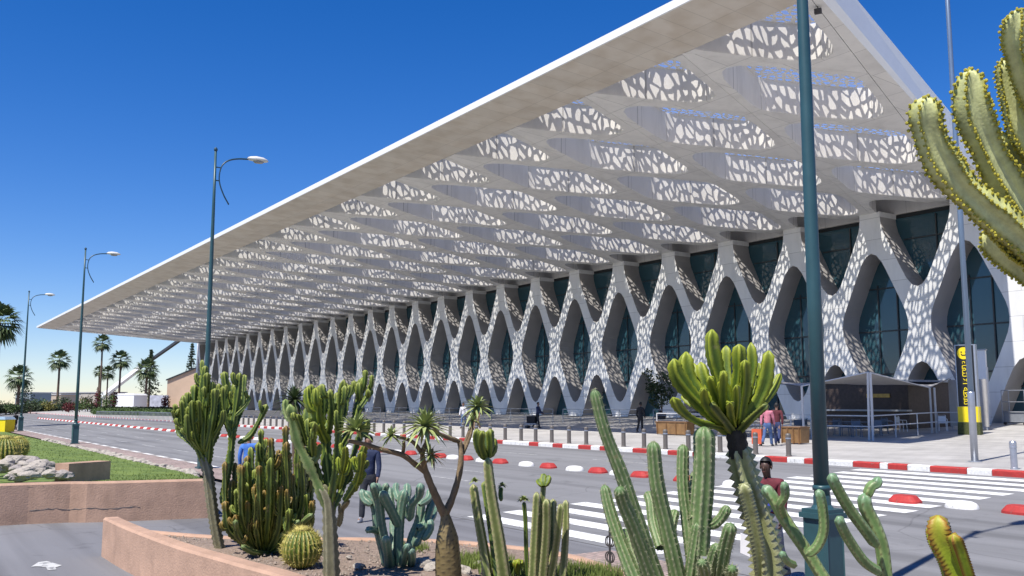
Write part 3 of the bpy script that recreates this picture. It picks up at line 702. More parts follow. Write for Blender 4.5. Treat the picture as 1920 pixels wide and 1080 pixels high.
b.add([(UFAR - .3, VO - .1, zs(VO) + lip), (ue(VO) + .3, VO - .1, zs(VO) + lip), (ue(VC + .6) + .4, VC + .6, zs(VC) + 1.2), (ue(VC + .6) - .7, VC + .6, zs(VC) + 1.76), (UFAR, VC + .6, zs(VC) + 1.76)], [(0, 1, 2, 3, 4)])
b.add([(UFAR, 58.5, zs(58.5) + 1.76), (ue(58.5) - .7, 58.5, zs(58.5) + 1.76), (ue(VW) - .7, VW + .2, zs(VW) + 1.78), (UFAR, VW + .2, zs(VW) + 1.78)], [(0, 1, 2, 3)])
b.add([(UFAR, VW + .2, zs(VW) + 1.76), (3, VW + .2, zs(VW) + 1.76), (3, 102, 17.4), (UFAR, 102, 17.4)], [(0, 1, 2, 3)])
b.add([(ue(VC + .6) - .7, VC + .6, zs(VC) + 1.76), (ue(VC + .6) + .4, VC + .6, zs(VC) + 1.2), (e1[0] + .4, e1[1], e1[2] + 1.3), (ue(VW) - .7, VW + .2, zs(VW) + 1.76)], [(0, 1, 2, 3)])
b.build('roof', M['roofdark'], TERM, TO)
# small floodlight under the near corner
q = np.array([-23.3, 30.2, zs(30.2) - .1])
b = MB(); b.tube([q + (0, 0, .12), q], .02, 6); b.box(q - (0, 0, .1), (.28, .16, .2), .5); b.build('floodlight', M['iron'], TERM, TO)
# ================================================================= SUN, SKY, CAMERA
EL = R(59); SH = np.array([-.29, .957]); SH /= np.linalg.norm(SH)
sd = Vector((SH[0] * math.cos(EL), SH[1] * math.cos(EL), -math.sin(EL)))
sl = bpy.data.lights.new('sun', 'SUN'); sl.energy = 5.0; sl.angle = R(.5); sl.color = (1, .95, .87)
so = bpy.data.objects.new('sun', sl); COL.objects.link(so); so.rotation_euler = sd.to_track_quat('-Z', 'Y').to_euler(); so.location = (0, -50, 80)
w = bpy.data.worlds.new('World'); sc.world = w; w.use_nodes = True
nt = w.node_tree; bg = nt.nodes['Background']; sky = nt.nodes.new('ShaderNodeTexSky'); sky.sky_type = 'NISHITA'; sky.sun_disc = False
sky.sun_elevation = EL; sky.sun_rotation = math.atan2(-SH[0], -SH[1]); sky.air_density = 1.0; sky.dust_density = 0.0; sky.ozone_density = 1.6; sky.altitude = 450
hs = nt.nodes.new('ShaderNodeHueSaturation'); hs.inputs['Saturation'].default_value = 1.32; hs.inputs['Hue'].default_value = .505; tm = nt.nodes.new('ShaderNodeMix'); tm.data_type = 'RGBA'; tm.blend_type = 'MULTIPLY'; tm.inputs['Factor'].default_value = 1; tm.inputs['B'].default_value = (.88, .92, 1.12, 1); nt.links.new(sky.outputs['Color'], tm.inputs['A']); nt.links.new(tm.outputs['Result'], hs.inputs['Color']); nt.links.new(hs.outputs['Color'], bg.inputs['Color']); bg.inputs['Strength'].default_value = .092
cd = bpy.data.cameras.new('camera'); cam = bpy.data.objects.new('camera', cd); COL.objects.link(cam); sc.camera = cam
cd.sensor_width = 36; cd.lens = F_PX / 1920 * 36; cd.clip_end = 6000; cd.clip_start = .05
cam.matrix_world = Matrix(((RT[0], UP[0], -FW[0], 0), (RT[1], UP[1], -FW[1], 0), (RT[2], UP[2], -FW[2], CZ), (0, 0, 0, 1)))
sc.view_settings.view_transform = 'Standard'; sc.view_settings.look = 'None'; sc.view_settings.exposure = .45; sc.view_settings.gamma = 1
sc.render.resolution_x = 1024; sc.render.resolution_y = 576
sc.cycles.use_denoising = True; sc.cycles.max_bounces = 8; sc.cycles.diffuse_bounces = 4; sc.cycles.transparent_max_bounces = 12
#@@PART2
# ================================================================= STREET FURNITURE
def light_copy(src, loc, label, group=None, rz=None):
    c = copy_tree(src, None, loc, rz, label, group); return c
# ---- kerb side bollards
def make_bollard():
    t = thing('bollard', (0, 0, 0), 'dark metal bollard standing in the row along the painted kerb', 'bollard', 'bollards along the painted kerb')
    b = MB(); b.lathe((0, 0, 0), [(.1, 0), (.1, .04), (.085, .05), (.085, .62), (.09, .63), (.09, .7), (.07, .74), (.02, .75)], 14); b.build('post', M['bollard'], t, smooth=False)
    b = MB(); b.lathe((0, 0, .56), [(.092, 0), (.094, .01), (.094, .035), (.092, .045)], 14); b.build('ring', M['steel'], t)
    return t
B0 = make_bollard(); us = [-21.13, -22.55, -24.2, -25.8, -27.04, -28.26, -29.5, -30.69, -31.94, -33.15, -34.43, -35.69, -36.88, -38.25, -39.6]
u = -40.9
while u > -92: us.append(u); u -= 1.33
for i, u in enumerate(us):
    if i == 0: B0.location = (u, 24.95, .78)
    else: copy_tree(B0, None, (u, 24.95, .78))
c = copy_tree(B0, None, (-13.66, 24.96, .78), None, 'lone silver bollard at the right edge of the kerb by the steel pole')
for k in c.children: k.data = k.data.copy(); k.data.materials[0] = M['steel']
# ---- lane divider blocks, red and white in turn
def divider(col):
    b = MB(); n = 18
    if col == 'red':
        prof = [(1, 0), (.98, .05), (.72, .15), (.66, .165)]
    else:
        prof = [(1, 0), (.97, .06), (.86, .12), (.62, .16), (.3, .175)]
    vs = []; fs = []
    for k, (s, z) in enumerate(prof):
        for j in range(n):
            w_ = 2 * math.pi * j / n; p = 3.2 if col == 'red' else 2.5
            cx_ = math.copysign(abs(math.cos(w_)) ** (2 / p), math.cos(w_)); cy_ = math.copysign(abs(math.sin(w_)) ** (2 / p), math.sin(w_))
            vs.append((.35 * s * cx_, .21 * s * cy_, z * (.85 if col == 'white' else .95)))
    for k in range(len(prof) - 1):
        for j in range(n): fs.append((k * n + j, k * n + (j + 1) % n, (k + 1) * n + (j + 1) % n, (k + 1) * n + j))
    fs.append(tuple((len(prof) - 1) * n + j for j in range(n)))
    return b.add(vs, fs).build('lane_divider_block', M['kred' if col == 'red' else 'kwhite'], smooth=col == 'white')
DV = {'red': divider('red'), 'white': divider('white')}; used = {'red': 0, 'white': 0}
dl = [(-7.6, 'red'), (-8.8, 'white'), (-10.0, 'red'), (-11.2, 'white'), (-12.48, 'red'), (-17.4, 'white'), (-19.2, 'red'), (-21.0, 'red'), (-22.0, 'white'), (-22.99, 'red'), (-24.16, 'white'), (-25.6, 'red'), (-26.88, 'white'), (-28.53, 'red'), (-29.7, 'white'), (-30.9, 'red'), (-31.9, 'white'), (-32.9, 'red')]
u = -34.1; k = 0
while u > -150: dl.append((u, 'white' if k % 2 == 0 else 'red')); u -= 1.3; k += 1
LB = {'red': 'red painted lane divider block on the asphalt between the traffic lanes', 'white': 'white painted lane divider block on the asphalt between the traffic lanes'}
near = {-12.48: 'red lane divider block nearest the right edge of the zebra crossing', -11.2: 'white lane divider block between two red ones right of the zebra crossing', -17.4: 'white lane divider block lying alone inside the zebra crossing'}
for u, c_ in dl:
    o = DV[c_] if not used[c_] else DV[c_].copy()
    if used[c_]: COL.objects.link(o)
    used[c_] = 1; v = 18.4; o.location = (u, v, gz(v)); o.rotation_euler = (math.atan(.0374), 0, random.uniform(-.08, .08))
    tag(o, near.get(u, LB[c_]), 'lane divider', 'red and white lane divider blocks')
# ---- street lamps
def make_lamp():
    t = thing('street_lamp', (0, 0, 0), 'tall teal street lamp', 'street lamp', 'teal street lamps along the road')
    b = MB(); b.box((0, 0, .03), (.46, .46, .06)); b.box((0, 0, .56), (.33, .33, 1.0), 0, 0, .95)
    for k in range(4):
        b.box((.152 * math.cos(k * 1.5708 + .7854) * 1.35, .152 * math.sin(k * 1.5708 + .7854) * 1.35, .56), (.04, .04, 1.0), .785)
    b.box((0, 0, 1.09), (.39, .39, .06)); b.box((0, 0, 1.14), (.34, .34, .05)); b.lathe((0, 0, 1.16), [(.14, 0), (.12, .03), (.105, .05), (.1, .16)], 16); b.build('base', M['teal'], t)
    b = MB(); b.lathe((0, 0, 1.3), [(.093, 0), (.086, 2.5), (.074, 5.5), (.055, 8.2), (.045, 10.25)], 18); b.lathe((0, 0, 1.38), [(.108, 0), (.108, .04), (.095, .06)], 16); b.build('pole', M['teal'], t, smooth=True)
    b = MB(); b.lathe((0, 0, 11.55), [(.045, 0), (.07, .03), (.07, .08), (.03, .14)], 12); b.build('finial', M['navy'], t)
    b = MB()
    P = spline([(.72, 0, 9.6), (.45, 0, 9.95), (.25, 0, 10.35), (.22, 0, 10.7), (.34, 0, 11.05), (.65, 0, 11.27), (1.1, 0, 11.38), (1.6, 0, 11.42)], 26)
    b.tube(P, .032, 8); b.tube([(0, 0, 10.95), (.3, 0, 10.95)], .022, 6); b.tube([(0, 0, 10.45), (.23, 0, 10.45)], .022, 6); b.build('bracket', M['navy'], t, smooth=True)
    b = MB(); n = 12; vs = []; fs = []
    for x, wy, zt, zb in ((1.55, .05, .05, -.03), (1.68, .12, .1, -.05), (1.95, .17, .14, -.07), (2.3, .17, .12, -.07), (2.5, .12, .06, -.05), (2.58, .04, .0, -.03)):
        for j in range(n):
            w_ = 2 * math.pi * j / n; s_ = math.sin(w_); vs.append((x, wy * math.cos(w_), 11.44 + (zt * s_ if s_ > 0 else -zb * s_)))
    for k in range(5):
        for j in range(n): fs.append((k * n + j, k * n + (j + 1) % n, (k + 1) * n + (j + 1) % n, (k + 1) * n + j))
    fs += [tuple(range(n)), tuple(5 * n + j for j in range(n))]
    h = b.add(vs, fs).build('lamp_head', M['lampwhite'], t, smooth=True)
    b = MB(); b.lathe((2.1, 0, 11.33), [(.02, -.02), (.12, 0), (.15, .05)], 14, sx=1.8); b.build('lens', M['lens'], h, smooth=True)
    return t
L0 = make_lamp(); ang = R(90)
for o in L0.children_recursive:
    if o.name.split('.')[0] in ('bracket', 'lamp_head', 'lens'):
        for v in o.data.vertices: v.co.x *= .77
L0.location = (-7.46, 9.37, .1); L0.rotation_euler = (0, 0, ang); L0['label'] = 'close tall teal lamp post crossing the whole right half of the view'
for sc_, (u, v, lb) in zip((1.01, .985, 1.03), ((-34.6, 9.65, 'teal street lamp just behind the left candelabra cactus'), (-59.9, 9.3, 'teal street lamp on the red sidewalk, second from the far left'), (-90.5, 9.74, 'small far teal street lamp on the sidewalk by the yellow bin'))):
    copy_tree(L0, None, (u, v, .2), ang, lb, None, sc_)
copy_tree(L0, None, (-117.5, 8.6, .2), ang, 'farthest street lamp, only its pale head showing at the left edge')
L0.location.z = .1
# ---- steel flag pole, pylon, post with arm, cage
p, t_ = ongr(1828, 866)
T = thing('steel_pole', p, 'very tall slim steel pole in front of the black and yellow sign', 'pole')
b = MB(); b.lathe((0, 0, 0), [(.2, 0), (.2, .02), (.1, .03)], 16); b.build('foot_plate', M['steel'], T)
b = MB(); b.lathe((0, 0, .02), [(.105, 0), (.105, 2.0), (.098, 2.05)], 18); b.build('lower_tube', M['steel'], T, smooth=True)
b = MB(); b.lathe((0, 0, 2.05), [(.085, 0), (.08, 6), (.07, 11), (.055, 17)], 16); b.build('upper_tube', mat('blue_grey_tube', (.20, .27, .36), .35, .05, 2, metal=.5), T, smooth=True)
p, t_ = ongr(1820, 815)
vd = math.atan2(-p[1], -p[0]); rz = vd + math.pi / 2 + R(-14)
T = thing('sign_pylon', p, 'black and yellow meeting point pylon with vertical yellow Arabic writing', 'sign', rz=rz)
H0 = .62; W0 = .98
b = MB(); b.box((0, 0, H0 + 1.97), (W0, .34, 3.95)); b.build('frame', M['steel'], T)
b = MB(); b.box((-.02, -.175, H0 + 2.35), (W0 - .14, .02, 3.1)); pn = b.build('black_panel', M['black'], T)
b = MB(); b.box((-.02, -.18, H0 + .4), (W0 - .02, .05, .78)); b.box((W0 / 2 + .003, 0, H0 + .4), (.02, .36, .78)); b.build('yellow_panel', M['yellow'], T)
b = MB(); b.box((0, -.02, .31), (W0 + .1, .5, .62), 0, 0, .95); b.build('planter_base', M['pot'], T)
b = MB(); n = 28
cx_, cz_ = -.06, H0 + 3.5; rr = .31
vs = [(cx_ + rr * math.cos(2 * math.pi * j / n), -.187, cz_ + rr * math.sin(2 * math.pi * j / n)) for j in range(n)] + [(cx_ + rr * math.cos(2 * math.pi * j / n), -.2, cz_ + rr * math.sin(2 * math.pi * j / n)) for j in range(n)]
b.add(vs, [tuple(range(n, 2 * n))] + [(j, (j + 1) % n, n + (j + 1) % n, n + j) for j in range(n)]); ic = b.build('emblem', M['yellow'], T)
b = MB()
for x, z in ((-.08, .05), (.08, .05), (0, -.05)): b.lathe((cx_ + x, 0, cz_ + z), [(.035, -.035), (.035, .035)], 8); 
b = MB()
for x, z, w_, h_ in ((-.11, .06, .06, .07), (.1, .06, .06, .07), (0, -.1, .2, .05), (-.1, -.06, .05, .06), (.1, -.06, .05, .06)): b.box((cx_ + x, -.204, cz_ + z), (w_, .012, h_))
b.build('marks', M['black'], ic)
fc = bpy.data.curves.new('lettering', 'FONT')
fc.body = '\uFE80\uFE8E\uFED8\uFE98\uFEDF\uFEFB\uFE8D \uFE94\uFEC4\uFED8\uFEE7'
fc.size = .46; fc.extrude = .004; fc.align_x = 'CENTER'; fc.align_y = 'CENTER'
ft = bpy.data.objects.new('lettering_curve', fc); COL.objects.link(ft); bpy.context.view_layer.update(); lm = bpy.data.meshes.new_from_object(ft.evaluated_get(bpy.context.evaluated_depsgraph_get())); bpy.data.objects.remove(ft); lm.materials.clear(); lm.materials.append(M['yellow']); fo = bpy.data.objects.new('lettering', lm); COL.objects.link(fo); fo.parent = T
fo.location = (-.04, -.192, H0 + 2.0); fo.rotation_euler = (R(90), R(90), 0)
# tall thin post with a short arm
p, t_ = ongr(1857, 797)
T = thing('gate_post', p, 'thin pale post with a short arm at its top right of the sign pylon', 'post')
b = MB(); b.tube([(0, 0, 0), (0, 0, 3.55)], .06, 8); b.build('upright', M['railwhite'], T)
b = MB(); b.tube([(0, 0, 3.5), (-.9, -.35, 3.05)], .05, 8); b.build('arm', M['railwhite'], T)
# wall blade behind the pylon
p, t_ = ongr(1838, 797)
T = thing('screen_wall', p, 'pale rounded screen wall standing behind the meeting point pylon', 'wall'); b = MB()
b.box((0, 0, 2.3), (1.1, .4, 4.6), R(20)); b.build('panel', M['whiteplastic'], T); b = MB(); b.box((0, 0, 4.64), (1.2, .5, .08), R(20)); b.build('coping', M['galv'], T)
# luggage cage
p, t_ = ongr(1909, 797)
T = thing('luggage_cage', p, 'wheeled wire luggage cage before the sunlit white arch at right', 'trolley'); b = MB()
for x in (-.7, .7):
    for y in (-.4, .4): b.tube([(x, y, .12), (x, y, 2.1)], .03, 6)
for z in (.2, .8, 1.4, 2.1):
    b.tube([(-.7, -.4, z), (.7, -.4, z), (.7, .4, z), (-.7, .4, z), (-.7, -.4, z)], .025, 5)
b.build('frame', M['galv'], T); b = MB(); b.box((0, 0, .5), (1.3, .7, .6)); b.build('bin', M['galv'], T)
for x in (-.6, .6):
    b = MB(); b.tube([(x, -.36, .1), (x, -.3, .1)], .1, 12); b.build('wheel', M['iron'], T)
# ---- terrace: tent, rails, planters, kiosk, chairs, tables
P1 = ongr(1508, 823)[0]; P2 = ongr(1630, 826)[0]; P3 = ongr(1748, 812)[0]
def top(px, py, base):
    t = float(np.dot(base - np.array([0, 0, CZ]), FW)); return at(px, py, t)
T1, T2, T3 = top(1503, 724, P1), top(1627, 698, P2), top(1743, 727, P3)
Q4 = P1 + (P3 - P2); T4 = Q4 + np.array([0, 0, 3.3]); T5 = at(1790, 704, 54.0); T0 = P1 + np.array([-5.0, -.2, 3.1])
T6 = T5 + np.array([-4, 4, -.6])
TT = thing('shade_tent', P2, 'grey tensile shade tent with twin pale poles over the cafe terrace', 'shade tent')
def hypar(b, a, c, d, e, n=8, th=.03):
    vs = []
    for dz in (0, -th):
        for i in range(n + 1):
            for j in range(n + 1):
                s, t = i / n, j / n; p = a * (1 - s) * (1 - t) + c * s * (1 - t) + d * s * t + e * (1 - s) * t
                sag = -.25 * math.sin(math.pi * s) * math.sin(math.pi * t); vs.append((p[0], p[1], p[2] + dz + sag))
    m_ = (n + 1) ** 2; fs = []
    for o in (0, m_):
        for i in range(n):
            for j in range(n):
                a_ = o + i * (n + 1) + j; fs.append((a_, a_ + n + 1, a_ + n + 2, a_ + 1) if o == 0 else (a_ + 1, a_ + n + 2, a_ + n + 1, a_))
    return b.add(vs, fs)
hypar(MB(), T1, T2, T3, T4).build('canopy', M['fabric'], TT, P2, smooth=True)
hypar(MB(), T3, T5, T6, T4).build('canopy', M['fabric'], TT, P2, smooth=True)
hypar(MB(), T0, T1, T4, T4 + np.array([-5, 1, -.6])).build('canopy', M['fabric'], TT, P2, smooth=True)
for a, c in ((P1, T1), (P2, T2), (P2 + (.16, .05, 0), T2 + (.1, .05, -.02)), (P3, T3), (P3 + (.2, .1, 0), T3 + (.2, .1, 0)), (Q4, T4), (np.array([T0[0], T0[1], gz(T0[1])]), T0)):
    b = MB(); b.tube([a, c], .055, 8); b.build('pole', M['railwhite'], TT, P2)
b = MB(); b.tube([T1, T2, T3], .03, 6); b.build('eave_cable', M['railwhite'], TT, P2)
def railing(name, pts, label, h=1.05, posts=2.2, mat_=None, rails=(1.0, .55), group=None, cat='railing'):
    mat_ = mat_ or M['railwhite']; pts = [np.array(p, float) for p in pts]; t = thing(name, pts[0], label, cat, group)
    for h_ in rails:
        b = MB(); b.tube([p + (0, 0, h * h_) for p in pts], .032, 6); b.build('rail', mat_, t, pts[0])
    for a, c in zip(pts[:-1], pts[1:]):
        n = max(1, int(np.linalg.norm(c - a) / posts))
        for i in range(n + 1):
            q = a + (c - a) * i / n; b = MB(); b.tube([q, q + (0, 0, h)], .03, 6); b.build('post', mat_, t, pts[0])
    return t
def g3(u, v): return np.array([u, v, gz(v)])
railing('terrace_railing', [g3(-30.9, 38.2), g3(-27.6, 38.4), g3(-29.2, 46.2), g3(-27.2, 46.6)], 'pale two bar railing round the cafe terrace under the shade tent', 1.1, 2.4)
railing('terrace_railing', [g3(-37.2, 36.2), g3(-31.3, 37.2)], 'pale two bar railing behind the pedestrians in pink and dark red', 1.1, 2.4)
railing('planter_fence', [g3(-38.9, 35.3), g3(-36.9, 35.5), g3(-36.7, 37.0)], 'short white frame fence around the wooden planter left of the yellow cactus', 1.15, 1.9, None, (1.0, .62))
for u, v, l, lb in ((-37.8, 35.6, 2.1, 'long orange wooden planter box inside the white frame fence'), (-26.9, 32.2, .95, 'small orange wooden planter box right of the walking couple')):
    t = thing('planter_box', g3(u, v), lb, 'planter', rz=R(5)); b = MB(); b.box((0, 0, .36), (l, .6, .62), 0, 0, 1.06); b.build('box', M['wood'], t)
    b = MB()
    for x in np.linspace(-l / 2 + .05, l / 2 - .05, 4): b.box((x, -.33, .36), (.06, .03, .66))
    b.box((0, 0, .7), (l * 1.08, .7, .05)); b.build('trim', mat('dark_wood', (.16, .08, .03), .6, .3, 3), t)
    b = MB(); b.box((0, 0, .73), (l * .95, .55, .03)); b.build('soil', M['soil'], t)
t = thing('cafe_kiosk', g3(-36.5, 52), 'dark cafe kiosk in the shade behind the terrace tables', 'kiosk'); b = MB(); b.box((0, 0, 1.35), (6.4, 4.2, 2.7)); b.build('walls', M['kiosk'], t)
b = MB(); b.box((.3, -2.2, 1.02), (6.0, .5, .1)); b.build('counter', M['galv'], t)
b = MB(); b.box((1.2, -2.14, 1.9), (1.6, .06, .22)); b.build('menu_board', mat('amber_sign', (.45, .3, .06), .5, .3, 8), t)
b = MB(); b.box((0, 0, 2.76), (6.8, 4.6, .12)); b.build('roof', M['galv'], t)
t = thing('side_panel', g3(-30.0, 50.5), 'plain pale grey screen panel between kiosk and sign pylon', 'panel'); b = MB(); b.box((0, 0, 1.5), (2.2, .12, 2.6)); b.build('sheet', M['fabric'], t)
for x in (-1, 1):
    b = MB(); b.tube([(x, 0, 0), (x, 0, 2.85)], .05, 6); b.build('post', M['galv'], t)
def make_chair(m):
    t = thing('cafe_chair', (0, 0, 0), 'cafe chair', 'chair', 'cafe chairs on the terrace')
    b = MB(); b.box((0, 0, .44), (.46, .44, .035), 0, 0, .97); b.build('seat', m, t)
    b = MB(); b.box((0, .22, .66), (.44, .035, .3)); b.tube([(-.2, .21, .44), (-.2, .24, .86), (.2, .24, .86), (.2, .21, .44)], .018, 6); b.build('backrest', m, t)
    for x in (-.2, .2):
        for y in (-.19, .19):
            b = MB(); b.tube([(x * 1.1, y * 1.15, 0), (x, y, .44)], .02, 6); b.build('leg', m, t)
        b = MB(); b.tube([(x * 1.12, -.2, .43), (x * 1.15, -.18, .64), (x * 1.15, .2, .66)], .017, 6); b.build('armrest', m, t)
    return t
CH = make_chair(M['whiteplastic']); p = ongr(1691, 810)[0]; CH.location = tuple(p); CH.rotation_euler = (0, 0, R(150)); CH['label'] = 'white cafe chair alone near the tent pole on the terrace'
p = ongr(1768, 808)[0]; copy_tree(CH, None, p, R(40), 'white cafe chair at the right end of the terrace beside the pylon')
CD = make_chair(M['bluetable']); CD.location = tuple(g3(-32.5, 42)); CD['label'] = 'blue grey cafe chair in the deep shade of the terrace'
for u, v, a in ((-31.4, 41.5, 2), (-30.2, 42.4, 4), (-33.6, 40.6, 1), (-34.6, 42, 5), (-31.0, 44.5, 3), (-35.6, 40.3, 2.5), (-29.9, 40.4, .8)): copy_tree(CD, None, g3(u, v), a)
def make_table():
    t = thing('cafe_table', (0, 0, 0), 'square cafe table in the shade of the terrace tent', 'table', 'cafe tables on the terrace')
    b = MB(); b.box((0, 0, .73), (.8, .8, .04)); b.build('table_top', M['bluetable'], t); b = MB(); b.tube([(0, 0, 0), (0, 0, .72)], .04, 8); b.build('column', M['galv'], t); b = MB(); b.box((0, 0, .02), (.5, .5, .04)); b.build('base', M['galv'], t)
    return t
TB = make_table(); TB.location = tuple(g3(-32, 41.8))
for u, v in ((-30.6, 41.3), (-34.1, 41.3), (-30.8, 43.6), (-36, 41)): copy_tree(TB, None, g3(u, v))
# queue rails along the shaded pavement
for i in range(6):
    u0 = -42 - i * 11
    railing('queue_rail', [g3(u0 - 9.6, 46.5), g3(u0, 46.5)], 'grey three bar queue railing on the shaded pavement before the columns', 1.1, 2.4, M['galv'], (1.0, .66, .33), 'queue rails in the canopy shade')
# ---- tall iron post with scrolls at the bed edge
p = onz(1144, 1074, .45)[0]
t = thing('iron_stake', p, 'small dark iron stake with curled scrolls between the tall green columns', 'stake'); b = MB(); b.tube([(0, 0, 0), (0, 0, .78)], .014, 6); b.lathe((0, 0, .62), [(.014, 0), (.03, .02), (.03, .1), (.014, .13)], 8); b.build('rod', M['iron'], t)
for s in (-1, 1):
    for z0, z1 in ((.1, 1), (.42, -1)):
        pts = [(s * (.1 - .06 * k / 14) * math.sin(k * .42), 0, z0 + z1 * (.09 - .05 * k / 14) * (1 - math.cos(k * .42)) + .02) for k in range(15)]
        b = MB(); b.tube(pts, .008, 5); b.build('scroll', M['iron'], t)
# ---- yellow bin far left
p = ongr(5, 812)[0]; t = thing('litter_bin', p, 'yellow litter bin with a blue lid at the far left edge', 'bin', rz=.6)
b = MB(); b.box((0, 0, .55), (1.5, .9, 1.1), 0, 0, 1.05); b.build('body', M['yellow'], t); b = MB(); b.box((0, 0, 1.22), (1.65, 1.05, .22), 0, 0, .8); b.build('lid', mat('blue_grey_lid', (.25, .33, .42), .5), t)
# ================================================================= FAR GARDEN AND BUILDINGS
def leafcloud(b, n, fn, size, rot=None, asp=.5):
    """n leaf-size quads at points fn() gives, random tilt"""
    vs = []; fs = []
    for i in range(n):
        p = np.array(fn()); s = size * random.uniform(.6, 1.3); a = rng.normal(size=3); a /= np.linalg.norm(a); c = np.cross(a, rng.normal(size=3)); c /= np.linalg.norm(c)
        k = len(vs); vs += [p - a * s, p + c * s * asp, p + a * s, p - c * s * asp]; fs.append((k, k + 1, k + 2, k + 3))
    return b.add(vs, fs)
M['leafdark'] = mat('leaf_dark', (.022, .045, .014), .6, .5, 1.5, c2=(.05, .085, .022))
M['leafmid'] = mat('leaf_mid', (.04, .085, .015), .6, .4, 1.5, c2=(.085, .15, .03))
M['leafred'] = mat('leaf_red', (.10, .012, .015), .6, .4, 1.5)
M['leafgold'] = mat('leaf_gold', (.16, .15, .03), .6, .4, 1.5)
M['palmleaf'] = mat('palm_leaf', (.05, .085, .025), .55, .4, 1.0, c2=(.13, .18, .06))
M['bark'] = mat('bark', (.13, .09, .065), .9, .35, 4, .6, 20)
def blob(c, r):
    def f():
        while True:
            p = rng.uniform(-1, 1, 3); d = np.linalg.norm(p)
            if d < 1 and random.random() < .25 + .75 * d: break
        return (c[0] + p[0] * r[0], c[1] + p[1] * r[1], c[2] + p[2] * r[2])
    return f
def shrub(name, p, w_, h, mt, label, n=500, cat='shrub', lf=.16, group=None):
    t = thing(name, p, label, cat, group); b = MB(); k = 7
    for i in range(k):
        a = i / k * 6.28; leafcloud(b, n // k, blob((math.cos(a) * w_ * .25, math.sin(a) * w_ * .25, h * random.uniform(.45, .65)), (w_ * .32, w_ * .32, h * random.uniform(.35, .5))), lf)
    b.build('foliage', mt, t); b = MB()
    for i in range(4): b.tube([(0, 0, 0), (random.uniform(-.2, .2) * w_, random.uniform(-.2, .2) * w_, h * .5)], [.05, .02], 5)
    b.build('stems', M['bark'], t); return t
def hedge(name, pa, pb, w_, h, mt, label, n=2500, lf=.14):
    pa = np.array(pa, float); pb = np.array(pb, float); L = np.linalg.norm(pb[:2] - pa[:2]); rz = math.atan2(pb[1] - pa[1], pb[0] - pa[0])
    t = thing(name, (pa + pb) / 2, label, 'hedge', rz=rz); b = MB()
    def f():
        x = random.uniform(-L / 2, L / 2); s = random.random()
        if s < .5: return (x, random.uniform(-w_ / 2, w_ / 2), h + random.gauss(0, .05))
        return (x, random.choice([-1, 1]) * w_ / 2 + random.gauss(0, .05), random.uniform(.05, h))
    leafcloud(b, n, f, lf); b.box((0, 0, h * .45), (L * .98, w_ * .85, h * .85)); b.build('foliage', mt, t); return t
def palm(p, H, rc, label, rt=.3, group='palms beyond the road', dense=34, seed=0):
    t = thing('palm_tree', p, label, 'palm tree', group); b = MB()
    b.tube([(0, 0, 0), (.05, 0, H * .3), (.1, .05, H * .65), (.05, 0, H)], [rt * 1.35, rt, rt * .85, rt * .8], 9); b.build('trunk', M['bark'], t, smooth=True)
    b = MB(); vs = []; fs = []
    for i in range(dense):
        az = i * 2.4 + random.uniform(-.2, .2); el = R(80) - (i / dense) ** .8 * R(135); pl = rc * .45; c = np.array([.05, 0, H])
        d = np.array([math.cos(az) * math.cos(el), math.sin(az) * math.cos(el), math.sin(el)]); side = np.array([-math.sin(az), math.cos(az), 0]); up_ = np.cross(d, side)
        h0 = c + d * pl; k = len(vs); vs += [c - side * .05, c + side * .05, h0]; fs.append((k, k + 1, k + 2))
        for j in range(11):
            a = R(-78 + 156 * j / 10); e = d * math.cos(a) + side * math.sin(a); L = rc * .6 * (1 - .25 * abs(a)); tip = h0 + e * L + np.array([0, 0, -L * .35 * random.uniform(.6, 1.3)]); mid = h0 + e * L * .55
            wv = np.cross(e, up_) * L * .085; k = len(vs); vs += [h0, mid - wv, tip, mid + wv]; fs.append((k, k + 1, k + 2, k + 3))
    b.add(vs, fs); b.build('crown', M['palmleaf'], t)
    b = MB(); vs = []; fs = []
    for i in range(40):
        az = random.uniform(0, 6.28); L = rc * random.uniform(.3, .5); z = H - rc * random.uniform(.05, .45); k = len(vs); r_ = rt * .9
        vs += [(r_ * math.cos(az - .3), r_ * math.sin(az - .3), z), (r_ * math.cos(az + .3), r_ * math.sin(az + .3), z), (1.8 * r_ * math.cos(az), 1.8 * r_ * math.sin(az), z - L)]; fs.append((k, k + 1, k + 2))
    b.add(vs, fs); b.build('dry_skirt', M['wood'] if False else M['bark'], t); return t
def far(px, py, t): q = at(px, py, t); return q
def gpt(px, t):
    q = at(px, 757, t); return np.array([q[0], q[1], gz(min(q[1], 60))])
def hpx(py, t, base): return CZ + (757 - py) / F_PX * t * 1.01 - base[2]
for px, ytop, rpx, t, lb in ((107, 676, 20, 250, 'single palm standing clear between the two left street lamps'), (186, 644, 17, 245, 'tallest thin palm right of the second street lamp'), (222, 676, 19, 248, 'palm with pale crown just left of the dark conifer'), (199, 700, 14, 250, 'shorter palm tucked between the two tall ones'), (33, 708, 24, 230, 'shaggy palm at the left behind the far street lamp'), (183, 697, 11, 255, 'small palm half hidden behind the tallest thin palm'), (272, 694, 22, 238, 'bright green palm in front of the dark conifer')):
    g = gpt(px, t); r_ = rpx / F_PX * t * 1.25; palm(g, hpx(ytop, t, g), r_, lb, max(.22, r_ * .09))
g = gpt(-12, 95); palm(g, hpx(606, 95, g), 2.6, 'dark palm whose fronds poke in at the left edge', .25, 'palms beyond the road', 44)
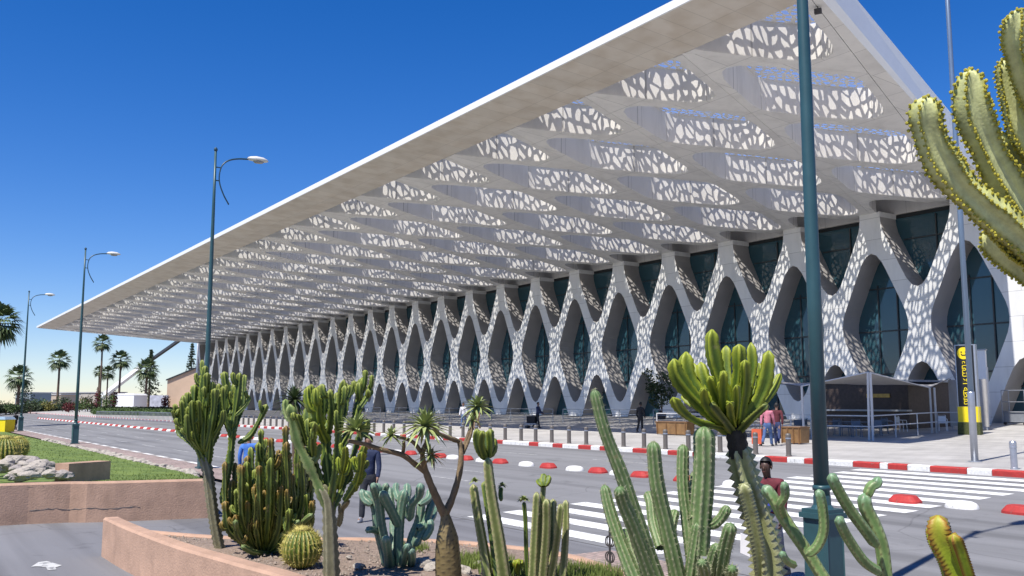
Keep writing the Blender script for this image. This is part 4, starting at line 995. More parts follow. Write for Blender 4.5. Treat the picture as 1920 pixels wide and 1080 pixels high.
# conifers
def conifer(p, H, w_, label):
    t = thing('conifer_tree', p, label, 'conifer', 'dark conifers by the end wall'); b = MB(); b.tube([(0, 0, 0), (0, 0, H * .95)], [w_ * .09, .04], 7); b.build('trunk', M['bark'], t); b = MB()
    n = 26
    for i in range(n):
        z = H * (.08 + .9 * i / n); r_ = w_ * (1 - (i / n) ** 1.1) * random.uniform(.75, 1.05) + .1
        for j in range(7):
            a = random.uniform(0, 6.28); L = r_ * random.uniform(.6, 1.1)
            def f():
                s = random.random() ** .7; return (math.cos(a) * L * s + random.gauss(0, .12), math.sin(a) * L * s + random.gauss(0, .12), z - L * s * .28 + random.gauss(0, .12))
            leafcloud(b, 14, f, .3, asp=.35)
    b.build('crown', M['leafdark'], t); return t
g = gpt(279, 244); conifer(g, hpx(652, 244, g), 4.6, 'dark pointed conifer behind the slanted white boom')
g = gpt(356, 262); conifer(g, hpx(640, 262, g), 4.0, 'dark conifer showing above the peach end wall')
# slanted boom
p0 = far(186, 748, 262); p1 = far(262, 690, 262); p2 = far(345, 632, 262)
T = thing('slanted_boom', (p0[0], p0[1], 1.2), 'long boom rising from the hedge, white below and dark above', 'boom')
for a, c, r_, m_, nm in ((p0, p1, .62, 'whiteplastic', 'lower_arm'), (p1, p2, .42, 'mullion', 'upper_arm')):
    b = MB(); b.tube([a, c], r_ * 1.25, 4); b.build(nm, M[m_], T, (p0[0], p0[1], 1.2))
b = MB(); b.tube([p0 + (0, 0, -3), p0 + (0, 0, .4)], .8, 8); b.build('foot', M['galv'], T, (p0[0], p0[1], 1.2))
# peach end building with sloping roof
t0 = 232.0; A = gpt(300, t0); Bq = gpt(372, t0 * 1.0)
def wallquad(px0, y0, px1, y1, t, m_, nm, parent, o, th=.5):
    a, c = at(px0, 757, t), at(px1, 757, t); b = MB(); zt0, zt1 = at(px0, y0, t)[2], at(px1, y1, t)[2]; d = FW.copy(); d[2] = 0; d /= np.linalg.norm(d); vs = []
    for k in (0, th): vs += [(a[0] + d[0] * k, a[1] + d[1] * k, .8), (c[0] + d[0] * k, c[1] + d[1] * k, .8), (c[0] + d[0] * k, c[1] + d[1] * k, zt1), (a[0] + d[0] * k, a[1] + d[1] * k, zt0)]
    b.add(vs, [(0, 1, 2, 3), (7, 6, 5, 4), (0, 4, 5, 1), (3, 2, 6, 7), (1, 5, 6, 2), (0, 3, 7, 4)]); return b.build(nm, m_, parent, o)
T = thing('end_building', A, 'peach building with a sloping dark roof edge at the far end of the terminal', 'building')
wallquad(312, 712, 372, 687, 236, mat('peach_wall', (.55, .40, .29), .9, .1, .2), 'wall', T, A, 6); wallquad(309, 711, 374, 684, 235.6, M['mullion'], 'roof_edge', T, A, .3).scale = (1, 1, 1)
for o in T.children:
    if o.name.startswith('roof_edge'):
        for v in o.data.vertices:
            if v.co.z < 2: v.co.z = 0
        # keep only a thin sloping strip under the top line
        zs_ = sorted({round(v.co.z, 3) for v in o.data.vertices if v.co.z > 2}); hi = [v for v in o.data.vertices if v.co.z > 2]
        for v in o.data.vertices:
            if v.co.z <= 2:
                m_ = min(hi, key=lambda q: (q.co.x - v.co.x) ** 2 + (q.co.y - v.co.y) ** 2); v.co.z = m_.co.z - .35
T = thing('white_marquee', gpt(245, 236), 'white square marquee tent on the far lawn', 'marquee'); o_ = tuple(T.location)
b = MB(); b.box((0, 0, 1.8), (6.2, 4.6, 3.6), R(35)); b.build('walls', M['whiteplastic'], T); b = MB(); b.box((0, 0, 3.75), (6.4, 4.8, .4), R(35), 0, .85); b.build('roof', M['whiteplastic'], T)
T = thing('grey_screen', gpt(298, 234), 'grey printed screen right of the white marquee', 'screen'); b = MB(); b.box((0, 0, 1.7), (5.6, .3, 3.4), R(35)); b.build('panel', mat('screen_print', (.35, .36, .42), .6, .35, .8), T)
# low buildings far left
for px, t, w_, h, lb, c in ((95, 330, 22, 4.6, 'low beige flat roofed building far behind the single palm', (.42, .34, .26)), (165, 345, 34, 5.2, 'long pale beige building on the far horizon', (.40, .36, .31)), (62, 300, 8, 5, 'grey small block far left on the horizon', (.2, .24, .26))):
    g = gpt(px, t); T = thing('far_building', g, lb, 'building'); b = MB(); b.box((0, 0, h / 2), (w_ * .8, 8, h), R(35)); b.build('wall', mat('far_wall', c, .9, .1, .2), T); b = MB(); b.box((0, 0, h + .15), (w_ * .84, 8.6, .3), R(35)); b.build('roof', M['roofdark'], T)
    b = MB()
    for k in range(4): b.box(((k - 1.5) * w_ * .18, -4.02, h * .5), (1.4, .1, 1.3))
    bo = b.build('window', M['mullion'], T); bo.rotation_euler = (0, 0, R(35))
# hedges and shrubs at the far end of the road
def gp2(px, py): return ongr(px, py)[0]
a, c = gpt(182, 150), gpt(335, 128); tag(hedge('clipped_hedge', a, c, 1.6, .85, M['leafmid'], 'low clipped bright hedge in front of the white marquee', 3500, .16))
hedge('clipped_hedge', gpt(178, 172), gpt(330, 150), 1.8, 1.0, M['leafdark'], 'dark clipped hedge behind the railing at the far end', 3000, .2)
hedge('clipped_hedge', gpt(-30, 165), gpt(175, 285), 2.0, 1.5, M['leafdark'], 'long dark hedge along the far left end of the road', 5000, .28)
for px, t, wpx, hpx_, mt, lb in ((12, 175, 40, 26, 'leafmid', 'green bush at the far left edge beside the hedge'), (58, 180, 36, 30, 'leafdark', 'round dark bush right of the far lamp post'), (92, 210, 30, 20, 'leafgold', 'yellowish bush below the single palm'), (118, 205, 26, 28, 'leafdark', 'dark upright bush right of the single palm'), (150, 190, 34, 24, 'leafmid', 'green bush right of the second lamp post'), (165, 200, 30, 30, 'leafgold', 'golden brown bush near the second lamp post'), (183, 170, 12, 44, 'leafred', 'tall red leaved plant under the tallest palm'), (214, 170, 12, 40, 'leafred', 'red leaved plant left of the white marquee'), (200, 168, 30, 36, 'leafmid', 'bright round bush between the two red plants'), (310, 165, 16, 34, 'leafred', 'reddish slender shrub before the peach end wall'), (245, 250, 34, 26, 'leafdark', 'dark bush behind the white marquee'), (45, 235, 34, 52, 'leafdark', 'dark tree mass right of the shaggy palm'), (75, 215, 30, 22, 'leafmid', 'low green bush between lamp and single palm'), (130, 180, 22, 18, 'leafred', 'low reddish bush beside the second lamp post')):
    g = gpt(px, t); shrub('shrub', g, wpx / F_PX * t, hpx_ / F_PX * t, M[mt], lb, 420, 'shrub', .14 * t / 130, 'shrubs at the far end of the road')
railing('roadside_fence', [gpt(182, 118), gpt(260, 105), gpt(330, 92)], 'dark metal fence along the bend at the far end of the pavement', 1.0, .5, M['galv'], (1.0, .12))
for k, (px, py) in enumerate(((147, 783), (270, 786), (318, 790))):
    p = ongr(px, py)[0]
# small tree before the facade and two dark ones
p = ongr(1240, 786)[0]
t = thing('small_tree', p, 'small dark leafy tree in a pot before the facade, left of the yellow cactus', 'tree'); b = MB(); b.tube([(0, 0, 0), (.1, 0, 1.3), (.0, .1, 2.2)], [.09, .07, .04], 7); b.tube([(.1, 0, 1.3), (.7, .1, 2.3)], [.05, .02], 6); b.tube([(.05, 0, 1.2), (-.6, -.1, 2.2)], [.05, .02], 6); b.build('trunk', M['bark'], t)
b = MB()
for i in range(16): leafcloud(b, 90, blob((random.uniform(-1.1, 1.1), random.uniform(-.9, .9), random.uniform(1.2, 4.0)), (.6, .6, .5)), .13)
b.build('crown', M['leafdark'], t); b = MB(); b.lathe((0, 0, 0), [(.35, 0), (.45, .5), (.47, .55)], 14); b.build('pot', M['iron'], t)
# ================================================================= CACTUS GARDEN
PM = {}
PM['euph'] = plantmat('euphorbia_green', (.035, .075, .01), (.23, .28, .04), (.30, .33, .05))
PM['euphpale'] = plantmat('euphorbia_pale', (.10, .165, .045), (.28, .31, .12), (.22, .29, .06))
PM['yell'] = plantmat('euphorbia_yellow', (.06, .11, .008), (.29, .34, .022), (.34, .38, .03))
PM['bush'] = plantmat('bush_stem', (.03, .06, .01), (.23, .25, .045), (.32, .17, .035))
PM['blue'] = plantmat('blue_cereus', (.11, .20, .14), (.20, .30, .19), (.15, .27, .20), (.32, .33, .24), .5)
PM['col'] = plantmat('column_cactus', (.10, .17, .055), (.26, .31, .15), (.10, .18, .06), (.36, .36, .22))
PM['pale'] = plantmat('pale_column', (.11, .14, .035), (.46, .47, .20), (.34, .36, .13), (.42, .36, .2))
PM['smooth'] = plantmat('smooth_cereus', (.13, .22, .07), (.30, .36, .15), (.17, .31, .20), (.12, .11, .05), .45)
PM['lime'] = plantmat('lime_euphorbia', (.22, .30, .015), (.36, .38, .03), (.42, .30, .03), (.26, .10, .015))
PM['glau'] = plantmat('glaucous_euphorbia', (.56, .58, .27), (.46, .46, .10), None)
PM['trunk'] = plantmat('winged_trunk', (.24, .26, .10), (.48, .48, .26), None, (.42, .42, .25))
PM['wood'] = plantmat('woody_trunk', (.16, .15, .085), (.30, .28, .18), None)
PM['barrel'] = plantmat('golden_barrel', (.07, .12, .01), (.38, .32, .05), None, (.55, .47, .15))
M['wool'] = mat('yellow_wool', (.42, .36, .10), .9, .3, 20)
M['knob'] = mat('yellow_knobs', (.34, .30, .02), .6, .3, 30, c2=(.50, .44, .05))
M['corky'] = mat('corky_neck', (.035, .03, .022), .9, .4, 12, .5, 40)
z3 = lambda p: (320 + p[0] / 2.7, 680 + p[1] / 2.7)
z4 = lambda p: (660 + p[0] / 2.7, 680 + p[1] / 2.7)
z5 = lambda p: (1080 + p[0] / 2.25, 600 + p[1] / 2.25)
z6 = lambda p: (1400 + p[0] / 3.6, 780 + p[1] / 3.6)
z8 = lambda p: (1640 + p[0] / 2.0786, p[1] / 2.0786)
j8 = lambda p: (1180 + p[0] / 4.908, 640 + p[1] / 4.908)
SC = {z3: 2.7, z4: 2.7, z5: 2.25, z6: 3.6, z8: 2.0786, j8: 4.908}
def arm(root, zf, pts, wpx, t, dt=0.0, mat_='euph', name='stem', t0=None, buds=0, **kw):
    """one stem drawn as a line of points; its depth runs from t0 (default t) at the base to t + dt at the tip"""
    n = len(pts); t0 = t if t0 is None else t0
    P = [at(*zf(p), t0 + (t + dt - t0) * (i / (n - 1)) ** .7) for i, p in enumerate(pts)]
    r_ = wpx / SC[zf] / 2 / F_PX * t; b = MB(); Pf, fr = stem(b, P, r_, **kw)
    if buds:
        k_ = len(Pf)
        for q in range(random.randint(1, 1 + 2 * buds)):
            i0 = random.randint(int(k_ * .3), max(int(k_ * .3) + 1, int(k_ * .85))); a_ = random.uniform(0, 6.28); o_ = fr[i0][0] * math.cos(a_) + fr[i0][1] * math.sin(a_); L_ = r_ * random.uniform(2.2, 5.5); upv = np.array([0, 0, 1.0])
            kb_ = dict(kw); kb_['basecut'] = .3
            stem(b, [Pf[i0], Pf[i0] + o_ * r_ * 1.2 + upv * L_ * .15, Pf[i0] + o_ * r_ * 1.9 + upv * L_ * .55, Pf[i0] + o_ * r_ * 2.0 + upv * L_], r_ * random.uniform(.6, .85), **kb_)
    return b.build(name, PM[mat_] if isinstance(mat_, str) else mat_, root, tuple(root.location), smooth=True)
def cactus(name, px, py, z, label, cat='cactus', t=None):
    p = onz(px, py, z)[0] if t is None else at(px, py, t)
    return thing(name, p, label, cat), (onz(px, py, z)[1] if t is None else t)
# A - candelabra euphorbia at left
r_, t = cactus('euphorbia_tree', 412, 1030, .5, 'tall dark candelabra cactus at left with two crowned limbs over a bare ribbed trunk')
E5 = dict(n=4, depth=.58, neck=.24, neckp=.42, cren=.12, tipc=.12, buds=1, flat=.7)
arm(r_, z3, [(250, 950), (228, 840), (212, 740), (198, 630), (185, 540), (160, 460)], 50, t, mat_='wood', name='trunk', n=6, depth=.3, cren=.12, basecut=1)
for pts, w_, dt in (([(175, 540), (140, 450), (95, 370), (55, 315), (32, 255), (20, 208)], 34, -.2), ([(165, 490), (115, 370), (85, 290), (75, 230), (62, 165)], 34, .1), ([(165, 470), (130, 340), (118, 230), (122, 110)], 38, .25), ([(180, 480), (168, 330), (163, 200), (168, 100), (176, 15)], 36, 0), ([(190, 520), (200, 390), (205, 270), (212, 95)], 34, -.25), ([(195, 440), (232, 350), (248, 250), (244, 105)], 34, .2), ([(190, 410), (236, 345), (262, 295), (268, 240)], 26, -.3), ([(75, 345), (42, 300), (22, 268), (12, 240)], 28, -.3), ([(130, 350), (102, 255), (96, 165)], 32, -.2), ([(150, 400), (145, 290), (142, 190)], 32, -.35), ([(110, 380), (60, 345), (38, 320)], 24, .2), ([(205, 340), (222, 240), (228, 150)], 28, .3)):
    arm(r_, z3, pts, w_, t, dt, **E5)
for pts, w_, dt in (([(262, 720), (290, 560), (306, 440), (312, 330), (300, 230), (280, 120), (270, 45)], 36, .3), ([(310, 330), (328, 235), (342, 130), (350, 50)], 34, .1), ([(312, 345), (352, 255), (366, 150), (372, 60)], 32, .4), ([(325, 270), (380, 215), (402, 172)], 24, .2), ([(340, 408), (400, 372), (448, 295), (488, 210)], 26, .1), ([(300, 260), (318, 180), (322, 100)], 30, .5)):
    arm(r_, z3, pts, w_, t, dt, t0=t, **E5)
for (x, y), dt in zip([(30, 225), (55, 190), (90, 150), (108, 190), (140, 130), (155, 60), (185, 50), (200, 140), (225, 130), (240, 190), (80, 260), (150, 250), (255, 160)], [.3, -.3, .35, -.35, .4, .3, -.3, .4, -.3, .35, -.4, .1, .2]):
    arm(r_, z3, [(172, 470), (150 + (x - 150) * .55, 390), (150 + (x - 150) * .9, y + 120), (x, y)], random.uniform(26, 34), t, dt, **E5)
for (x, y), dt in zip([(290, 90), (330, 110), (355, 130), (265, 120)], [.3, -.2, .2, -.3]):
    arm(r_, z3, [(308, 380), (305 + (x - 305) * .6, 300), (305 + (x - 305) * .95, y + 90), (x, y)], random.uniform(26, 32), t, .3 + dt, t0=t, **E5)
# B - dense shrubby cactus with rusty tips
r_, t = cactus('shrub_cactus', 497, 1035, .5, 'wide dense many stemmed cactus with rusty tips behind the golden barrel')
tips = [(270, 500), (322, 505), (372, 575), (345, 640), (420, 610), (480, 645), (415, 425), (442, 405), (500, 480), (540, 440), (460, 335), (582, 318), (600, 400), (560, 520), (640, 470), (690, 600), (620, 560), (540, 645), (385, 700), (310, 690), (660, 540), (600, 640), (450, 520), (520, 380), (490, 420), (395, 500), (570, 440), (350, 560), (640, 380), (505, 560), (330, 770), (420, 720), (585, 700), (655, 690), (470, 560), (300, 590), (690, 500), (715, 560), (700, 660), (720, 700), (680, 420), (610, 480), (380, 470), (355, 520), (290, 630), (280, 700), (660, 760), (560, 620), (430, 660), (500, 700), (600, 740), (370, 780)]
for i, (x, y) in enumerate(tips):
    bx = 470 + (x - 470) * .35; by = 960 - random.uniform(0, 30); mx_ = 470 + (x - 470) * .95; my_ = by + (y - by) * .45
    arm(r_, z3, [(bx, by), ((bx + mx_) / 2 + (x - 470) * .06, by + (my_ - by) * .5), (mx_, my_), (x + random.uniform(-14, 14), y)], random.uniform(25, 36), t, random.uniform(-.7, .6), random.choice(['bush', 'bush', 'euph', 'bush']), n=4, depth=.58, neck=.22, neckp=.24, cren=.12, tipc=.14, buds=1)
for pts in ([(560, 965), (620, 870), (680, 800), (715, 770)], [(520, 950), (560, 880), (610, 850), (650, 800)], [(430, 950), (370, 900), (335, 840), (330, 800)], [(500, 970), (420, 960), (360, 930)], [(520, 950), (590, 940), (640, 900)]):
    arm(r_, z3, pts, 27, t, -.6, 'euphpale', n=5, depth=.3, cren=.1)
# C - golden barrel
c0, t = onz(565, 1064, .5); rr = 38 / F_PX * t
T = thing('golden_barrel', c0, 'round ribbed golden barrel cactus low among the tall stems', 'cactus')
b = MB(); n = 24; m_ = n * 4; vs = []; fs = []; rib = []; aro = []; k = 17
for i in range(k):
    a = -1.15 + (1.5708 + 1.15) * i / (k - 1)
    for j in range(m_):
        w_ = 2 * math.pi * j / m_; rv = (.5 + .5 * math.cos(n * w_)); f = 1 - .17 * (1 - rv); cr_ = max(.02, math.cos(a)) * rr * f
        vs.append((cr_ * math.cos(w_), cr_ * math.sin(w_), rr * .92 + rr * math.sin(a) * (1 - .1 * (a > 1.2)))); rib.append(rv); aro.append(1.0 if j % 4 == 0 and i % 2 else 0)
fs = [(i * m_ + j, i * m_ + (j + 1) % m_, (i + 1) * m_ + (j + 1) % m_, (i + 1) * m_ + j) for i in range(k - 1) for j in range(m_)]
b.add(vs, fs, rib=rib, areole=aro); bd = b.build('body', PM['barrel'], T, smooth=True)
b = MB(); vs = []; fs = []
for i in range(9, 17):
    pass
for j in range(n):
    w_ = 2 * math.pi * j / n
    for a in np.linspace(-.7, 1.35, 13):
        c = np.array([math.cos(a) * math.cos(w_), math.cos(a) * math.sin(w_), math.sin(a)]) * rr + (0, 0, rr * .92)
        for q in range(5):
            d = c - (0, 0, rr * .92); d = d / np.linalg.norm(d) * .035 + rng.normal(0, .022, 3); s = rng.normal(0, .0022, 3); kk = len(vs); vs += [c - s, c + s, c + d]; fs.append((kk, kk + 1, kk + 2))
b.add(vs, fs); b.build('spines', M['wool'], T)
b = MB(); b.lathe((0, 0, rr * 1.8), [(rr * .42, -.03), (rr * .36, .03), (rr * .2, .05), (.01, .055)], 18); b.build('woolly_crown', M['wool'], T, smooth=True)
# D - thick trunked euphorbia in the centre left
r_, t = cactus('euphorbia_tree', 622, 1088, .48, 'thick trunked candelabra cactus right of the golden barrel with broad flat arms')
arm(r_, z3, [(815, 1120), (812, 1000), (808, 880), (803, 780), (796, 705), (778, 655), (752, 615)], 84, t, mat_='wood', name='trunk', n=6, depth=.22, cren=.1, basecut=1, sharp=1.5, r1=.62)
for pts, w_, dt, m_ in (([(800, 760), (745, 620), (692, 505), (645, 410), (620, 310), (603, 210)], 56, -.1, 'euphpale'), ([(803, 760), (800, 590), (790, 480), (785, 400), (770, 330), (760, 240), (760, 110)], 50, .2, 'euph'), ([(806, 730), (838, 520), (850, 360), (862, 210), (876, 85)], 44, -.2, 'euph'), ([(806, 770), (885, 600), (925, 470), (955, 380), (985, 300)], 36, .3, 'euph'), ([(880, 700), (945, 590), (968, 480), (985, 415)], 34, -.2, 'euph'), ([(795, 740), (715, 450), (692, 290), (702, 210), (714, 110)], 44, .3, 'euph'), ([(790, 400), (748, 300), (742, 170)], 46, -.3, 'yell'), ([(800, 360), (815, 250), (806, 140)], 40, -.1, 'euph'), ([(845, 330), (885, 220), (884, 100)], 36, .1, 'euph'), ([(850, 450), (930, 300), (955, 190), (972, 75)], 38, .2, 'euph'), ([(950, 240), (995, 170), (1012, 105)], 28, .1, 'euph'), ([(690, 420), (660, 320), (640, 260)], 30, -.2, 'euph'), ([(780, 340), (828, 250), (840, 150)], 36, .35, 'euph'), ([(850, 640), (880, 500), (885, 425)], 32, -.4, 'yell'), ([(930, 650), (960, 540), (970, 450)], 32, -.4, 'yell'), ([(720, 480), (716, 380), (730, 300)], 40, -.35, 'euph'), ([(770, 330), (720, 260), (722, 180)], 36, .1, 'euph'), ([(900, 700), (870, 740), (850, 830)], 30, .5, 'wood')):
    arm(r_, z3, pts, w_ * 1.08, t, dt, m_, n=4, depth=.64, neck=.25, neckp=.36, cren=.12, tipc=.1, buds=1, flat=.65, phase=random.choice([0, .785]), basecut=.8)
# E - blue green cereus clump
r_, t = cactus('blue_cactus', 745, 1062, .5, 'blue green clump of fat fingered cactus left of the bottle trunk')
for pts, w_, dt in (([(180, 1040), (150, 920), (128, 820), (112, 720), (62, 650)], 46, .1), ([(205, 1040), (178, 950), (152, 840), (140, 730), (128, 610)], 46, -.2), ([(240, 1040), (236, 900), (242, 800), (252, 710), (268, 640)], 48, 0), ([(290, 1030), (302, 900), (338, 800), (352, 700)], 46, .2), ([(320, 930), (375, 800), (398, 730), (412, 690)], 40, .3), ([(148, 760), (126, 680), (105, 610)], 40, -.3), ([(238, 830), (200, 750), (168, 690), (150, 650)], 48, -.3), ([(290, 800), (302, 720), (340, 670), (348, 610)], 44, -.2), ([(140, 860), (100, 845), (76, 850)], 34, -.4), ([(190, 1040), (182, 960), (170, 880)], 44, -.5), ([(250, 1040), (268, 970), (284, 920)], 42, -.5), ([(300, 1030), (304, 980), (300, 950)], 40, -.5), ([(360, 900), (395, 840), (392, 790)], 40, .1), ([(262, 720), (280, 660), (278, 610)], 42, .2), ([(200, 760), (192, 690), (188, 630)], 42, .2), ([(100, 720), (62, 690), (48, 640)], 40, .1), ([(330, 840), (400, 790), (420, 730)], 38, .5), ([(170, 700), (165, 650), (178, 610)], 36, -.1), ([(240, 700), (222, 650), (226, 612)], 38, .35), ([(340, 720), (385, 690), (395, 640)], 36, .3), ([(220, 1040), (215, 900), (210, 780)], 46, .4)):
    arm(r_, z4, pts, w_, t, dt, 'blue', n=6, depth=.2, cren=.03, tipc=.08, neck=.06, neckp=.5, tipl=1.2)
# F - bottle trunk succulent with leaf rosettes
r_, t = cactus('bottle_tree', 841, 1095, .48, 'bottle trunked spiny succulent tree with forked limbs and strappy leaf rosettes')
M['bottle'] = plantmat('bottle_bark', (.17, .125, .05), (.25, .20, .08), None, (.035, .025, .015))
M['limb'] = mat('limb_bark', (.17, .12, .065), .8, .35, 10, .5, 50)
P = spline([at(*z4(p), t) for p in [(490, 1120), (487, 1040), (484, 960), (482, 880), (478, 810), (470, 765), (466, 740)]], 60)
prof = np.interp(np.linspace(0, 1, 60), [0, .2, .45, .62, .78, .9, 1], [66, 66, 62, 55, 36, 24, 20]); b = MB(); vs = []; fs = []; rib = []; aro = []; m_ = 28; fr = frames(P)
for i in range(60):
    for j in range(m_):
        w_ = 2 * math.pi * j / m_; sp_ = ((j + (i // 3) * 2) % 4 == 0) and i % 3 == 0; rad = prof[i] / 2.7 / F_PX * t * (1.045 if sp_ else 1.0)
        vs.append(P[i] + rad * (math.cos(w_) * fr[i][0] + math.sin(w_) * fr[i][1])); rib.append(random.random() * .6); aro.append(1.0 if sp_ else 0.0)
fs = [(i * m_ + j, i * m_ + (j + 1) % m_, (i + 1) * m_ + (j + 1) % m_, (i + 1) * m_ + j) for i in range(59) for j in range(m_)]
b.add(vs, fs, rib=rib, areole=aro); b.build('trunk', M['bottle'], r_, tuple(r_.location), smooth=True)
def limb(pts, w0, w1, dt0, dt1, zf=z4):
    P = spline([at(*zf(p), t + dt0 + (dt1 - dt0) * i / (len(pts) - 1)) for i, p in enumerate(pts)], 24); rad = np.linspace(w0, w1, 24) / 2 / SC[zf] / F_PX * t
    rad = rad * (1 + rng.normal(0, .05, 24)); b = MB(); b.tube(P, list(rad), 9); b.build('limb', M['limb'], r_, tuple(r_.location), smooth=True); return P[-1]
limb([(468, 770), (430, 690), (388, 590), (362, 510), (355, 440)], 46, 26, 0, -.2)
limb([(380, 560), (320, 515), (255, 468), (150, 440), (60, 412), (-20, 395)], 30, 20, -.1, -.5)
limb([(355, 455), (382, 390), (382, 340)], 26, 20, -.2, -.3)
limb([(355, 460), (305, 400), (205, 368)], 22, 14, -.2, -.4)
limb([(473, 765), (510, 680), (543, 565), (553, 470), (545, 395)], 40, 26, 0, .2)
limb([(546, 400), (475, 375), (405, 345)], 26, 20, .2, -.1)
limb([(553, 460), (590, 360), (625, 245)], 22, 16, .2, .4)
limb([(562, 460), (600, 370), (612, 300)], 20, 14, .2, .3)
limb([(255, 470), (262, 430), (262, 400)], 20, 16, -.2, -.3)
M['strap'] = mat('strap_leaf', (.20, .27, .06), .5, .4, 2, c2=(.38, .43, .17)); M['strapdry'] = mat('dry_leaf', (.24, .17, .07), .7, .4, 3)
def rosette(root, c, L, n, mt, w_=.035, lo=-.5, name='leaf_rosette', bias=(0, 0, 0)):
    b = MB(); vs = []; fs = []
    for i in range(n):
        az = i * 2.39996 + random.uniform(-.25, .25); el = R(85) + (math.asin(lo) - R(85)) * (i / n) ** .9 + random.uniform(-.12, .12); l = L * random.uniform(.75, 1.1)
        d = np.array([math.cos(az) * math.cos(el), math.sin(az) * math.cos(el), math.sin(el)]) + np.array(bias); d /= np.linalg.norm(d); side = np.cross(d, (0, 0, 1.0)); side /= np.linalg.norm(side) + 1e-6; up_ = np.cross(side, d); k = len(vs); S = 6
        for q in range(S + 1):
            s = q / S; ww = w_ * (.45 + .9 * math.sin(math.pi * min(1, s * .8 + .12))) * (1 - s ** 4); p = c + d * l * s + np.array([0, 0, -1]) * l * .32 * s * s
            vs += [p - side * ww + up_ * ww * .45, p, p + side * ww + up_ * ww * .45]
        for q in range(S):
            a = k + 3 * q; fs += [(a, a + 3, a + 4, a + 1), (a + 1, a + 4, a + 5, a + 2)]
    b.add(vs, fs); return b.build(name, mt, root, tuple(root.location), smooth=True)
for (x, y), dt, L, n in (((370, 325), -.3, .34, 44), ((635, 225), .4, .24, 30), ((22, 350), -.5, .3, 38), ((198, 372), -.4, .17, 22), ((392, 470), -.3, .2, 18), ((610, 295), .3, .16, 14)):
    rosette(r_, at(*z4((x, y)), t + dt), L * 1.02, int(n * 1.5), M['strap'], .017 if L > .2 else .011, -.5 if x > 100 else .05)
rosette(r_, at(*z4((405, 470)), t - .3), .16, 14, M['strapdry'], .012, -.9, 'dry_leaves')
# G - pair of pale angled columns, one crowned by a candelabra tuft
r_, t = cactus('column_cactus', 930, 1094, .48, 'two pale leaning four sided columns, the taller one crowned with a green tuft')
K4 = dict(n=4, depth=.42, cren=.05, tipc=.06, basecut=1, sharp=1.2, spn=.022, step=.4)
arm(r_, z4, [(690, 1110), (670, 960), (640, 790), (612, 615)], 52, t, .1, 'pale', r1=.75, **K4)
arm(r_, z4, [(775, 1110), (745, 900), (705, 660), (685, 480)], 70, t, -.1, 'pale', r1=.68, **K4)
arm(r_, z4, [(740, 1110), (715, 900), (690, 720), (672, 600)], 40, t, .3, 'euph', **K4)
for pts, dt in (([(680, 490), (642, 440), (628, 380), (636, 335)], -.1), ([(690, 480), (702, 420), (698, 335)], -.1), ([(675, 480), (655, 410), (660, 345)], -.25), ([(685, 480), (680, 400), (678, 350)], .1), ([(688, 480), (718, 440), (716, 380)], .05)):
    arm(r_, z4, pts, 36, t, dt, 'euph', n=4, depth=.4, cren=.06, tipc=.08)
for c_ in ((620, 600), (760, 625)): rosette(r_, at(*z4(c_), t), .075, 16, M['strap'], .014, -.2, 'leaf_tuft')
arm(r_, z4, [(755, 700), (752, 660), (756, 630)], 26, t, .1, 'euph', n=4, depth=.3)
# H - cluster of pale columns
r_, t = cactus('column_cactus', 1022, 1094, .48, 'tight cluster of pale yellow columns before the zebra crossing with a round pad on top')
for pts, w_, dt in (([(912, 1110), (922, 900), (935, 655)], 46, .0), ([(965, 1110), (985, 850), (985, 690)], 50, -.2), ([(1005, 1110), (1040, 880), (1058, 715)], 44, -.1), ([(1065, 1110), (1082, 860), (1082, 695)], 42, .1), ([(1020, 1110), (1015, 900), (1018, 690)], 42, .25), ([(945, 1110), (955, 850), (968, 640), (972, 600)], 36, .1)):
    arm(r_, z4, pts, w_, t, dt, 'pale', r1=.85, **K4)
for pts in ([(970, 625), (968, 590), (975, 562)], [(975, 625), (992, 595), (996, 570)], [(965, 625), (950, 605), (948, 590)]): arm(r_, z4, pts, 34, t, .1, 'yell', n=4, depth=.3)
r_, t = cactus('thin_succulent', 985, 1088, .48, 'thin dark stem with a small leaf tuft left of the pale column cluster', 'succulent')
arm(r_, z4, [(888, 1110), (882, 950), (878, 800), (870, 705)], 24, t, 0, 'euph', n=4, depth=.3); rosette(r_, at(*z4((868, 695)), t), .085, 18, M['strap'], .018, -.2)
r_, t = cactus('small_barrel', 966, 1080, .48, 'small yellow spiny barrel at the foot of the leaning pale columns')
for k_ in range(9): arm(r_, z4, [(830 + random.uniform(-12, 12), 1085), (830 + random.uniform(-35, 35), 1040), (830 + random.uniform(-45, 45), 1000)], 34, t, random.uniform(-.15, .15), 'lime', n=5, depth=.3, cren=.15)
